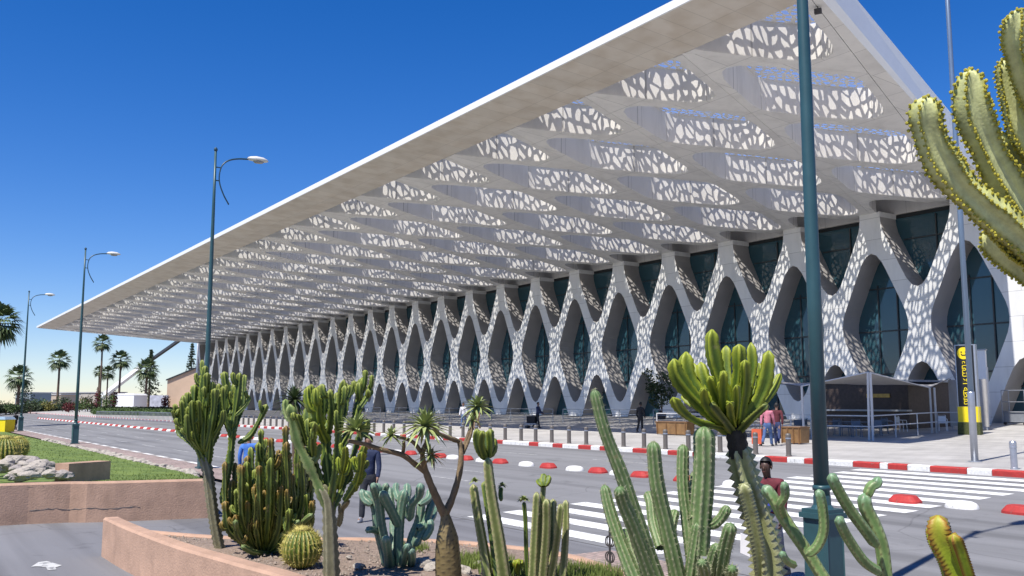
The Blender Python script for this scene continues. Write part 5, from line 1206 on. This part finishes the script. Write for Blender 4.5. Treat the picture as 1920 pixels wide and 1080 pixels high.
# I - big many-ribbed green columns
r_, t = cactus('tall_column_cactus', 1255, 1150, .48, 'large clump of tall many ribbed green columns right of the zebra stripes')
for pts, w_, dt, rr1 in (([(352, 1130), (275, 900), (195, 660), (122, 470), (75, 292)], 70, -.2, .62), ([(262, 1130), (185, 930), (142, 800), (118, 695)], 64, .3, .7), ([(330, 1130), (255, 910), (200, 770), (182, 705)], 66, -.3, .8), ([(440, 1130), (382, 870), (342, 690), (325, 512)], 68, -.1, .85), ([(505, 1130), (472, 860), (452, 690), (452, 525)], 54, .2, .9), ([(515, 985), (528, 800), (540, 620), (541, 450)], 88, .0, .98), ([(560, 862), (590, 855), (620, 825), (642, 785)], 44, -.1, 1), ([(600, 1130), (625, 980), (655, 860)], 56, -.4, .95), ([(552, 1130), (575, 1020), (600, 945)], 50, -.2, .95), ([(360, 960), (330, 860), (318, 770), (300, 725)], 52, .4, .9), ([(420, 1130), (400, 900), (420, 800)], 50, .4, .9), ([(540, 1130), (540, 1060), (532, 1020)], 46, -.6, 1), ([(640, 1140), (655, 1085), (660, 1045)], 44, -.5, 1), ([(480, 1130), (495, 1000), (515, 850)], 56, -.05, .9), ([(300, 1130), (232, 1000), (205, 880)], 56, .45, .8), ([(500, 840), (498, 730), (500, 640)], 40, .4, .9)):
    arm(r_, z5, pts, w_, t, dt, 'col', n=8, depth=.24, cren=.02, r1=rr1, neck=.04, neckp=.6, tipc=.1, basecut=1, are=3, step=.22, spn=.035)
# J - big yellow crowned candelabra
r_, t = cactus('candelabra_cactus', 1425, 1140, .48, 'big bright yellow green crowned candelabra cactus on a pale winged trunk')
arm(r_, z5, [(815, 1150), (805, 1000), (785, 900), (752, 790), (715, 660), (690, 560), (680, 510)], 132, t, .0, 'trunk', name='trunk', n=6, depth=.42, cren=.16, r1=.72, basecut=1, step=.22)
arm(r_, z5, [(785, 1130), (768, 960), (735, 800), (705, 690)], 60, t, -.25, 'trunk', name='trunk_wing', n=4, depth=.5, cren=.2, step=.25)
arm(r_, z5, [(690, 580), (682, 530), (676, 480), (672, 440)], 82, t, 0, M['corky'], name='neck', n=6, depth=.2, basecut=1)
EY = dict(n=4, depth=.6, neck=.15, cren=.07, tipc=.2, tipl=1.2, sharp=1.0, flat=.72)
for pts, w_, dt, nk in (([(930, 850), (760, 660), (600, 520), (480, 380), (425, 270), (410, 160)], 130, -.2, .3), ([(920, 820), (740, 620), (600, 420), (530, 260), (522, 95)], 140, .1, .3), ([(900, 800), (640, 745), (480, 640), (400, 515)], 90, -.4, .3), ([(940, 790), (780, 560), (690, 330), (655, 190)], 120, .2, .3), ([(955, 780), (880, 500), (800, 230), (762, 40), (762, -110)], 140, -.1, .32), ([(975, 780), (930, 500), (900, 280), (892, 40)], 100, .3, .3), ([(985, 770), (995, 450), (1010, 260), (1010, 25)], 110, -.15, .3), ([(1000, 780), (1080, 500), (1135, 250), (1120, 10)], 120, .1, .3), ([(1010, 790), (1160, 580), (1240, 400), (1270, 250), (1285, 85)], 150, -.1, .3), ([(1030, 790), (1240, 560), (1330, 430), (1392, 295)], 76, .25, .3), ([(960, 760), (985, 610), (985, 400)], 76, -.45, .25), ([(950, 740), (800, 500), (735, 320)], 96, -.3, .3), ([(1000, 760), (1130, 520), (1215, 410), (1225, 300)], 100, .4, .3), ([(940, 780), (870, 560), (870, 270)], 90, -.4, .25), ([(920, 800), (700, 640), (560, 560), (500, 480)], 100, .4, .3), ([(900, 780), (700, 500), (600, 330), (590, 200)], 110, .25, .3), ([(980, 780), (860, 420), (830, 250), (840, 120)], 100, .35, .3), ([(1010, 780), (1060, 480), (1070, 330), (1065, 170)], 100, -.3, .3), ([(1020, 790), (1170, 560), (1200, 380), (1190, 200)], 100, .3, .3), ([(930, 800), (760, 660), (690, 520), (690, 430)], 90, -.45, .3), ([(960, 790), (880, 640), (850, 470), (860, 360)], 90, -.35, .3), ([(960, 790), (930, 640), (925, 560)], 80, -.5, .2)):
    arm(r_, j8, pts, w_ * 1.0, t, dt, 'yell', neckp=nk * 1.25, phase=random.choice([.785, .785, 0]), **EY)
for k_ in range(9):   # limbs of a darker stem colour low in the crown
    a = -1 + 2 * k_ / 8; arm(r_, j8, [(975 + a * 20, 840), (975 + a * 160, 700), (975 + a * 300, 540 + abs(a) * 40)], 74, t, random.uniform(-.4, .5), 'bush', n=4, depth=.5, cren=.08)
# K - smooth green curved arms in front of the lamp
r_, t = cactus('smooth_cactus', 1590, 1200, .5, 'smooth blue green cactus with curved arms in front of the lamp post base', t=7.9)
KS = dict(n=5, depth=.24, cren=.015, tipc=.14, tipl=1.1, are=3, step=.35)
for pts, w_, dt, t0 in (([(640, 1250), (520, 1090), (400, 900), (262, 700), (175, 545), (110, 470)], 84, .2, 0), ([(250, 680), (225, 600), (258, 530), (252, 445)], 58, -.1, .1), ([(400, 940), (470, 890), (518, 780), (512, 630), (485, 495)], 64, -.2, -.1), ([(950, 1280), (940, 1080), (915, 880), (865, 740), (808, 620), (795, 520)], 92, 0, 0), ([(810, 560), (840, 480), (880, 455), (890, 408)], 70, 0, 0), ([(880, 880), (800, 770), (690, 620), (620, 500), (565, 390)], 72, -.3, -.1), ([(905, 1060), (800, 990), (700, 850), (650, 760), (618, 680)], 66, -.35, -.1), ([(330, 1010), (270, 980), (235, 920)], 50, -.2, 0)):
    arm(r_, z6, pts, w_, t, dt, 'smooth', t0=t + t0, **KS)
# L - lime euphorbia at the lower right
r_, t = cactus('lime_euphorbia', 1800, 1190, .5, 'lime yellow winged cactus tip with brown spines at the lower right', t=6.2)
arm(r_, z6, [(1490, 1300), (1430, 1080), (1350, 900), (1300, 790), (1292, 670)], 170, t, 0, 'lime', n=4, depth=.5, cren=.12, tipc=.28, are=1, step=.16)
arm(r_, z6, [(1540, 1280), (1490, 1080), (1430, 900), (1392, 800)], 90, t, -.15, 'lime', n=4, depth=.45, cren=.12, tipc=.14, are=1, step=.2)
arm(r_, z6, [(1390, 1200), (1330, 990), (1262, 850), (1240, 740)], 70, t, .2, 'lime', n=4, depth=.45, cren=.12, tipc=.14, are=1, step=.2)
# M - huge euphorbia at the upper right, yellow knobs along its ridges
r_, t = cactus('giant_euphorbia', 2070, 1250, .5, 'huge pale candelabra cactus with yellow knobbed ridges at the upper right', t=5.4)
def knobby(pts, wpx, dt, t0=0.0, nr=5):
    n_ = len(pts); P0 = [at(*z8(p), t + t0 + (dt - t0) * i / (n_ - 1)) for i, p in enumerate(pts)]; rad = wpx / 2.0786 / 2 / F_PX * t; b = MB()
    P, fr = stem(b, P0, rad * .83, n=nr, depth=.66, cren=.06, step=.11, tipl=1.25, sharp=2.3, neck=.14, neckp=.42, flat=.95, phase=random.choice([.2, -.3, .45]))
    o_ = b.build('stem', PM['glau'], r_, tuple(r_.location), smooth=True)
    b = MB(); vs = np.array([v.co for v in o_.data.vertices]); m_ = nr * 4; k = len(vs) // m_
    bm = bmesh.new(); bmesh.ops.create_icosphere(bm, subdivisions=1, radius=1); iv = np.array([v.co for v in bm.verts]); ifc = [tuple(v.index for v in f.verts) for f in bm.faces]; bm.free()
    for i in range(1, k):
        for j in range(0, m_, 4):
            if (i + j // 4) % 1 == 0: b.add(vs[i * m_ + j] + iv * rad * random.uniform(.075, .115) + rng.normal(0, .03, 3) * rad, ifc)
    b.build('knobs', M['knob'], o_, (0, 0, 0)); return o_
for pts, w_, dt, t0 in (([(760, 1120), (640, 1000), (500, 870), (330, 720), (240, 580), (205, 470), (200, 375)], 138, -.2, 0), ([(740, 1000), (620, 870), (520, 720), (440, 570), (385, 420), (372, 270)], 150, -.1, .1), ([(760, 760), (660, 640), (590, 530), (545, 400), (522, 215)], 120, .1, .2), ([(800, 560), (660, 420), (590, 300), (555, 170), (565, 35)], 128, -.2, .1), ([(860, 1250), (760, 1120), (640, 960), (560, 800)], 170, .3, .2), ([(420, 800), (330, 700), (290, 620), (270, 560)], 100, .2, .1), ([(760, 1130), (640, 1080), (520, 1000), (430, 900)], 130, .1, .1), ([(640, 780), (560, 640), (470, 520)], 110, .3, .3)):
    knobby(pts, w_, dt, t0)
for pts, w_, dt, t0 in (([(780, 1120), (900, 1000), (1040, 850), (1160, 700), (1220, 520), (1226, 380)], 136, .3, 0), ([(790, 1000), (900, 860), (1000, 700), (1060, 520), (1070, 330)], 140, -.2, 0), ([(790, 900), (850, 720), (900, 560), (920, 380), (915, 200)], 130, .4, .1), ([(800, 760), (760, 560), (740, 380), (745, 180)], 130, .5, .2), ([(830, 1150), (980, 1060), (1120, 960), (1230, 830)], 120, -.3, 0)):
    knobby(pts, w_, dt, t0)
b = MB(); stem(b, [at(2055, 1300, t), at(2045, 900, t), at(2015, 600, t), at(2000, 430, t)], .19, n=7, depth=.3, cren=.12, r1=.7, basecut=1); b.build('trunk', M['corky'], r_, tuple(r_.location), smooth=True)
# N - yucca rosette behind the centre left cactus
r_, t = cactus('yucca', 556, 1012, .5, 'spiky dark yucca rosette on a thin trunk behind the shrubby cactus', 'yucca')
b = MB(); b.tube([at(553, 1010, t + .2), at(556, 900, t + .2), at(552, 760, t + .2)], [.07, .06, .05], 8); b.build('trunk', M['bark'], r_, tuple(r_.location))
rosette(r_, at(552, 750, t + .2), .36, 60, mat('yucca_leaf', (.04, .07, .02), .5, .4, 2, c2=(.10, .14, .04)), .016, -.6)
# Q - golden clump in the left garden
for px, py, s, lb in ((6, 868, .38, 'rusty golden barrel clump at the far left edge above the rocks'), (32, 852, .3, 'smaller golden barrel to the right of the rusty clump')):
    q = onz(px, py, 1.1)[0]; T2_ = copy_tree(T if T.name.startswith('golden') else bpy.data.objects['golden_barrel'], None, (q[0], q[1], 1.0), 0, lb, None, 1.5 if s > .35 else 1.2)
# ================================================================= PEOPLE
def skin_obj(name, pts, edges, rad, m_, parent, sub=1, root=0):
    me = bpy.data.meshes.new(name); me.from_pydata([tuple(map(float, p)) for p in pts], edges, []); o = bpy.data.objects.new(name, me); COL.objects.link(o); o.parent = parent; me.materials.append(m_)
    md = o.modifiers.new('Skin', 'SKIN'); md.use_smooth_shade = True; lay = me.skin_vertices[0].data if me.skin_vertices else None
    for i, r in enumerate(rad):
        lay[i].radius = (r, r) if np.isscalar(r) else r; lay[i].use_root = i == root
    if sub: s = o.modifiers.new('Sub', 'SUBSURF'); s.levels = sub; s.render_levels = sub
    return o
SKIN = mat('skin_tone', (.24, .13, .085), .55, .08); SKIND = mat('skin_dark', (.075, .04, .028), .5, .08); HAIR = mat('black_hair', (.008, .007, .006), .6, .2, 20); SHOE = mat('dark_shoe', (.04, .04, .045), .6)
def person(loc, face, H, label, top_, legs_, skin=SKIN, stride=.35, arms=((-.25, .2), (.3, .25)), sleeve=1.0, head_tilt=0.0, hair=HAIR, shoe=SHOE, fingers=False, coat=False, lean=0.0):
    """arms: (swing forward angle, elbow bend) right then left; faces +y locally"""
    s = H / 1.75; t = thing('person', loc, label, 'person', rz=face); V = lambda *a: np.array(a, float) * s
    hip = V(0, 0, .93); ch = V(0, .03 + lean * .4, 1.30); nk = V(0, .03 + lean * .6, 1.48); hd = V(0, .05 + lean * .7 + head_tilt * .06, 1.62 - abs(head_tilt) * .02)
    J = {}
    for sd_, sw, (aw, eb) in ((1, stride, arms[0]), (-1, -stride, arms[1])):
        h = V(sd_ * .095, 0, .90); kn = h + V(0, math.sin(sw) * .43, -math.cos(sw) * .43); sh = sw - (.45 if sw < 0 else .1) if stride else 0
        an = kn + V(0, math.sin(sh) * .42, -math.cos(sh) * .41); toe = an + V(sd_ * .02, .17, -.03); heel = an + V(0, -.04, -.035)
        so_ = ch + V(sd_ * .185, 0, .10); el = so_ + V(sd_ * .05, math.sin(aw) * .29, -math.cos(aw) * .29); e2 = aw + eb
        wr = el + V(-sd_ * .01 if eb < 1.2 else -sd_ * .08, math.sin(e2) * .25, -math.cos(e2) * .25); hn = wr + (wr - el) / np.linalg.norm(wr - el) * .085 * s
        J[sd_] = (h, kn, an, toe, heel, so_, el, wr, hn)
    low = min(J[1][2][2], J[-1][2][2]) - .075 * s; t.location.z += -low
    # body: one continuous skinned surface
    pts = [hip, ch, nk, hd - V(0, .0, .05), hd + V(0, .01, .045), hd + V(0, 0, .085), hd + V(0, .1, -.03)]; E_ = [(0, 1), (1, 2), (2, 3), (3, 4), (4, 5)]; rad = [.085 * s, .085 * s, .052 * s, (.068 * s, .078 * s), (.078 * s, .092 * s), .045 * s, .016 * s]
    pts = pts[:6]; rad = rad[:6]
    for sd_ in (1, -1):
        h, kn, an, toe, heel, so_, el, wr, hn = J[sd_]; k = len(pts)
        pts += [h, kn, an, toe, so_, el, wr, hn]; rad += [.08 * s, .052 * s, .035 * s, .03 * s, .052 * s, .04 * s, .026 * s, (.03 * s, .018 * s)]
        E_ += [(0, k), (k, k + 1), (k + 1, k + 2), (k + 2, k + 3), (1, k + 4), (k + 4, k + 5), (k + 5, k + 6), (k + 6, k + 7)]
        d = hn - wr; d /= np.linalg.norm(d); side = np.cross(d, (0, 1.0, .2)); side /= np.linalg.norm(side); fwd = np.cross(side, d)
        if fingers:
            for q, (o_, L) in enumerate(((-.026, .06), (-.009, .072), (.009, .068), (.026, .052))):
                b0 = hn + fwd * o_ * s; m1 = b0 + d * L * .5 * s - side * sd_ * .006 * s; m2 = m1 + d * L * .4 * s - side * sd_ * .02 * s; kk = len(pts); pts += [b0 + d * .012 * s, m1, m2]; rad += [.0085 * s, .008 * s, .007 * s]; E_ += [(k + 7, kk), (kk, kk + 1), (kk + 1, kk + 2)]
            kk = len(pts); pts += [wr + d * .035 * s + fwd * .035 * s, wr + d * .075 * s + fwd * .05 * s]; rad += [.011 * s, .009 * s]; E_ += [(k + 6, kk), (kk, kk + 1)]
    body = skin_obj('body', pts, E_, rad, skin, t)
    # clothes
    pts = [hip + V(0, 0, -.11), hip + V(0, .01, .16), ch, ch + V(0, 0, .1), nk - V(0, 0, .02)]; rad = [(.165 * s, .125 * s), (.15 * s, .115 * s), (.165 * s, .125 * s), (.15 * s, .10 * s), .066 * s]; E_ = [(0, 1), (1, 2), (2, 3), (3, 4)]
    for sd_ in (1, -1):
        h, kn, an, toe, heel, so_, el, wr, hn = J[sd_]; k = len(pts); pts += [so_]; rad += [.077 * s]; E_ += [(3, k)]
        if sleeve > .6: pts += [el, wr]; rad += [.06 * s, .046 * s]; E_ += [(k, k + 1), (k + 1, k + 2)]
        else: pts += [so_ + (el - so_) * .75]; rad += [.068 * s]; E_ += [(k, k + 1)]
    if coat: pts.append(hip + V(0, 0, -.22)); rad.append((.19 * s, .15 * s)); E_.append((0, len(pts) - 1))
    skin_obj('jacket' if sleeve > .6 else 'shirt', pts, E_, rad, top_, t)
    pts = [hip + V(0, 0, .12), hip + V(0, 0, -.06)]; rad = [(.15 * s, .115 * s), (.15 * s, .12 * s)]; E_ = [(0, 1)]
    for sd_ in (1, -1):
        h, kn, an, *_ = J[sd_]; k = len(pts); pts += [h + V(0, 0, -.1), kn, an + V(0, 0, -.015)]; rad += [.096 * s, .07 * s, .064 * s]; E_ += [(1, k), (k, k + 1), (k + 1, k + 2)]
    skin_obj('trousers', pts, E_, rad, legs_, t)
    for sd_ in (1, -1):
        h, kn, an, toe, heel, *_ = J[sd_]; b = MB(); c = (toe + heel) / 2
        b.add([(c[0] + math.cos(w_) * .048 * s * (1.0 if math.sin(w_) > 0 else .9) * k_, c[1] + math.sin(w_) * .135 * s * k_ - (.02 * s if z > .05 else 0), an[2] - .075 * s + z * s) for z, k_ in ((0, 1), (.03, 1.03), (.065, .8), (.1, .45)) for w_ in [2 * math.pi * j / 12 for j in range(12)]], [(i * 12 + j, i * 12 + (j + 1) % 12, (i + 1) * 12 + (j + 1) % 12, (i + 1) * 12 + j) for i in range(3) for j in range(12)] + [tuple(range(11, -1, -1)), tuple(36 + j for j in range(12))]); b.build('shoe', shoe, t, smooth=True)
    # hair cap, face
    b = MB(); n = 14; vs = []; fs = []
    for i in range(7):
        a = R(90 - i * 19); 
        for j in range(n):
            w_ = 2 * math.pi * j / n; fr_ = math.sin(w_); lim = a if not (fr_ > .3 and i > 3) else R(90 - 3.2 * 19)
            vs.append((hd[0] + .092 * s * math.cos(lim) * math.cos(w_), hd[1] + .103 * s * math.cos(lim) * fr_ - .006 * s, hd[2] + .03 * s + .122 * s * math.sin(lim)))
    fs = [(i * n + j, i * n + (j + 1) % n, (i + 1) * n + (j + 1) % n, (i + 1) * n + j) for i in range(6) for j in range(n)]
    b.add(vs, fs); b.build('hair', hair, t, smooth=True)
    hp = hd + V(0, 0, 0)
    b = MB(); b.lathe(hp + V(0, .088, -.02), [(.003 * s, .035 * s), (.008 * s, .01 * s), (.012 * s, -.006 * s), (.004 * s, -.012 * s)], 8); b.build('nose', skin, t, smooth=True)
    for sd_ in (1, -1):
        b = MB(); b.lathe(hp + V(sd_ * .032, .088, .012), [(.003 * s, -.007 * s), (.011 * s, 0), (.003 * s, .007 * s)], 8); b.build('eye', HAIR, t)
        b = MB(); b.lathe(hp + V(sd_ * .082, -.005, 0), [(.004 * s, -.032 * s), (.016 * s, -.01 * s), (.02 * s, .015 * s), (.006 * s, .03 * s)], 8, sx=.6); b.build('ear', skin, t, smooth=True)
    b = MB(); b.box(hp + V(0, .086, -.055), (.045 * s, .01 * s, .009 * s)); b.build('mouth', mat('lips', (.12, .04, .035), .5) if 'lips' not in bpy.data.materials else bpy.data.materials['lips'], t)
    return t, J, s
CL = lambda n, c: mat(n, c, .85, .3, 9, .9, 11)
navy = CL('navy_cloth', (.02, .03, .075)); jean = CL('blue_denim', (.06, .11, .24)); dk = CL('dark_trousers', (.02, .022, .03)); pink = CL('pink_cloth', (.50, .17, .22)); wine = CL('dark_red_cloth', (.10, .018, .025)); blk = CL('black_cloth', (.012, .012, .015)); wht = CL('white_cloth', (.62, .62, .66)); lbl = CL('light_blue_cloth', (.28, .42, .66)); blu = CL('bright_blue_cloth', (.06, .17, .52)); grj = CL('grey_denim', (.17, .18, .22)); tan_ = CL('tan_cloth', (.30, .20, .12))
away = lambda p: math.atan2(-(0 - p[0]), (0 - p[1])) if False else math.atan2(p[0] * -1, p[1]) + 0  # facing away from the camera
def face_to(dx, dy): return math.atan2(-dx, dy)
p = ongr(690, 977)[0]; person(p, face_to(8, -7), 1.75, 'person in a navy jacket and dark jeans walking behind the blue green cactus', navy, dk, SKIN, .22, ((-.12, .25), (.1, .2)), fingers=True, shoe=mat('grey_shoe', (.25, .25, .27), .6))
p = ongr(1447, 1094)[0]
ph, J, s = person(p, face_to(3, -8), 1.68, 'person holding a phone to the ear beside the pale winged cactus trunk', CL('red_blue_jacket', (.13, .02, .03)), grj, SKIND, .25, ((.35, 2.45), (.1, .35)), fingers=True, head_tilt=.5)
o = skin_obj('vest_panel', [J[1][5] * 0 + np.array([-.03, .05, 1.34]) * s, np.array([-.03, .06, 1.1]) * s, np.array([-.02, .05, .98]) * s], [(0, 1), (1, 2)], [(.12 * s, .125 * s), (.12 * s, .118 * s), (.125 * s, .118 * s)], CL('royal_blue_cloth', (.05, .07, .40)), ph)
q = np.array(ph.matrix_basis @ Vector(tuple(J[1][8]))) if False else None
Mx = Matrix.Translation(ph.location) @ Matrix.Rotation(ph.rotation_euler[2], 4, 'Z')
hp = Mx @ Vector(tuple(J[1][8])); T = thing('mobile_phone', hp, 'dark mobile phone held against the ear of the walking person', 'phone'); b = MB(); b.box((0, 0, 0), (.012, .075, .15), .6, 0, .96); b.build('body', M['black'], T); b = MB(); b.box((.0045, .0065, 0), (.012, .064, .128), .6, 0, .96); b.build('display', M['glass'], T)
hp = Mx @ Vector(tuple(J[-1][8])); q = at(1395, 1020, 12.45)
T = thing('white_paper', q, 'folded white paper held beside the winged trunk above the road', 'paper'); b = MB(); b.add([(-.07, 0, -.12), (.08, .02, -.16), (.1, 0, .1), (-.04, -.02, .14), (-.07, .012, -.12), (.08, .032, -.16), (.1, .012, .1), (-.04, -.008, .14)], [(0, 1, 2, 3), (7, 6, 5, 4), (0, 4, 5, 1), (1, 5, 6, 2), (2, 6, 7, 3), (3, 7, 4, 0)]); b.build('sheet', M['whiteplastic'], T)
p = ongr(1440, 837)[0]; person(p, face_to(-4, 9), 1.72, 'person in a pink shirt and blue jeans walking away past the wooden planter', pink, jean, SKIN, .3, ((.2, .3), (-.25, .15)), sleeve=1)
p = ongr(1458, 835)[0]; p2 = p; person(p, face_to(-5, 8), 1.74, 'person in a dark red top walking beside the pink shirt', wine, CL('deep_blue_jeans', (.03, .045, .12)), SKIN, -.3, ((-.2, .2), (.2, .2)))
T = thing('suitcase', ongr(1421, 836)[0], 'small orange red suitcase standing left of the person in pink', 'suitcase'); b = MB(); b.box((0, 0, .38), (.42, .26, .6), .4, 0, .96); b.build('shell', mat('orange_shell', (.55, .10, .04), .5), T); b = MB(); b.tube([(-.12, 0, .66), (-.12, 0, .95), (.12, 0, .95), (.12, 0, .66)], .012, 5); b.build('handle', M['iron'], T)
for x in (-.15, .15):
    b = MB(); b.tube([(x, -.05, .045), (x, .05, .045)], .045, 8); b.build('wheel', M['iron'], T)
p = ongr(1201, 812)[0]; person(p, face_to(-3, 9), 1.75, 'person all in black standing at the shadow edge before the columns', blk, blk, SKIND, .08, ((.05, .3), (-.05, .3)))
p = ongr(1008, 803)[0]; person(p, face_to(6, 4), 1.78, 'person in dark blue walking under the canopy with a trolley', navy, dk, SKIN, .25, ((.4, .6), (.35, .6)))
T = thing('luggage_trolley', ongr(997, 803)[0], 'small dark luggage trolley pushed by the person in dark blue', 'trolley', rz=.6); b = MB(); b.box((0, 0, .3), (.8, .5, .08)); b.build('platform', M['galv'], T); b = MB(); b.box((.0, 0, .58), (.6, .4, .48)); b.build('case', blk, T); b = MB(); b.tube([(-.4, -.22, .3), (-.45, -.22, 1.0), (-.45, .22, 1.0), (-.4, .22, .3)], .02, 6); b.build('handle', M['galv'], T)
for x in (-.3, .3):
    b = MB(); b.tube([(x, -.26, .1), (x, .26, .1)], .1, 10); b.build('wheel', M['iron'], T)
p = ongr(869, 803)[0]; person(p, face_to(5, -8), 1.76, 'person in a white shirt on the pavement behind the bottle tree', wht, jean, SKIN, .2, ((.1, .3), (-.1, .3)))
p = ongr(893, 806)[0]; person(p, face_to(5, -8), 1.72, 'person in a light blue shirt and tan trousers right of the white shirt', lbl, tan_, SKIN, .25, ((.2, .4), (-.2, .3)), sleeve=.4)
p = ongr(28, 808)[0]; person(p, face_to(-8, -3), 1.7, 'dark dressed person walking by the yellow bin at the far left', blk, blk, SKIND, .4, ((.3, .3), (-.35, .3)))
p = ongr(463, 935)[0]; person(p, face_to(-8, 5), 1.66, 'person in a bright blue top half hidden behind the left cactus limbs', blu, dk, SKIN, .2, ((.1, .3), (-.1, .3)))
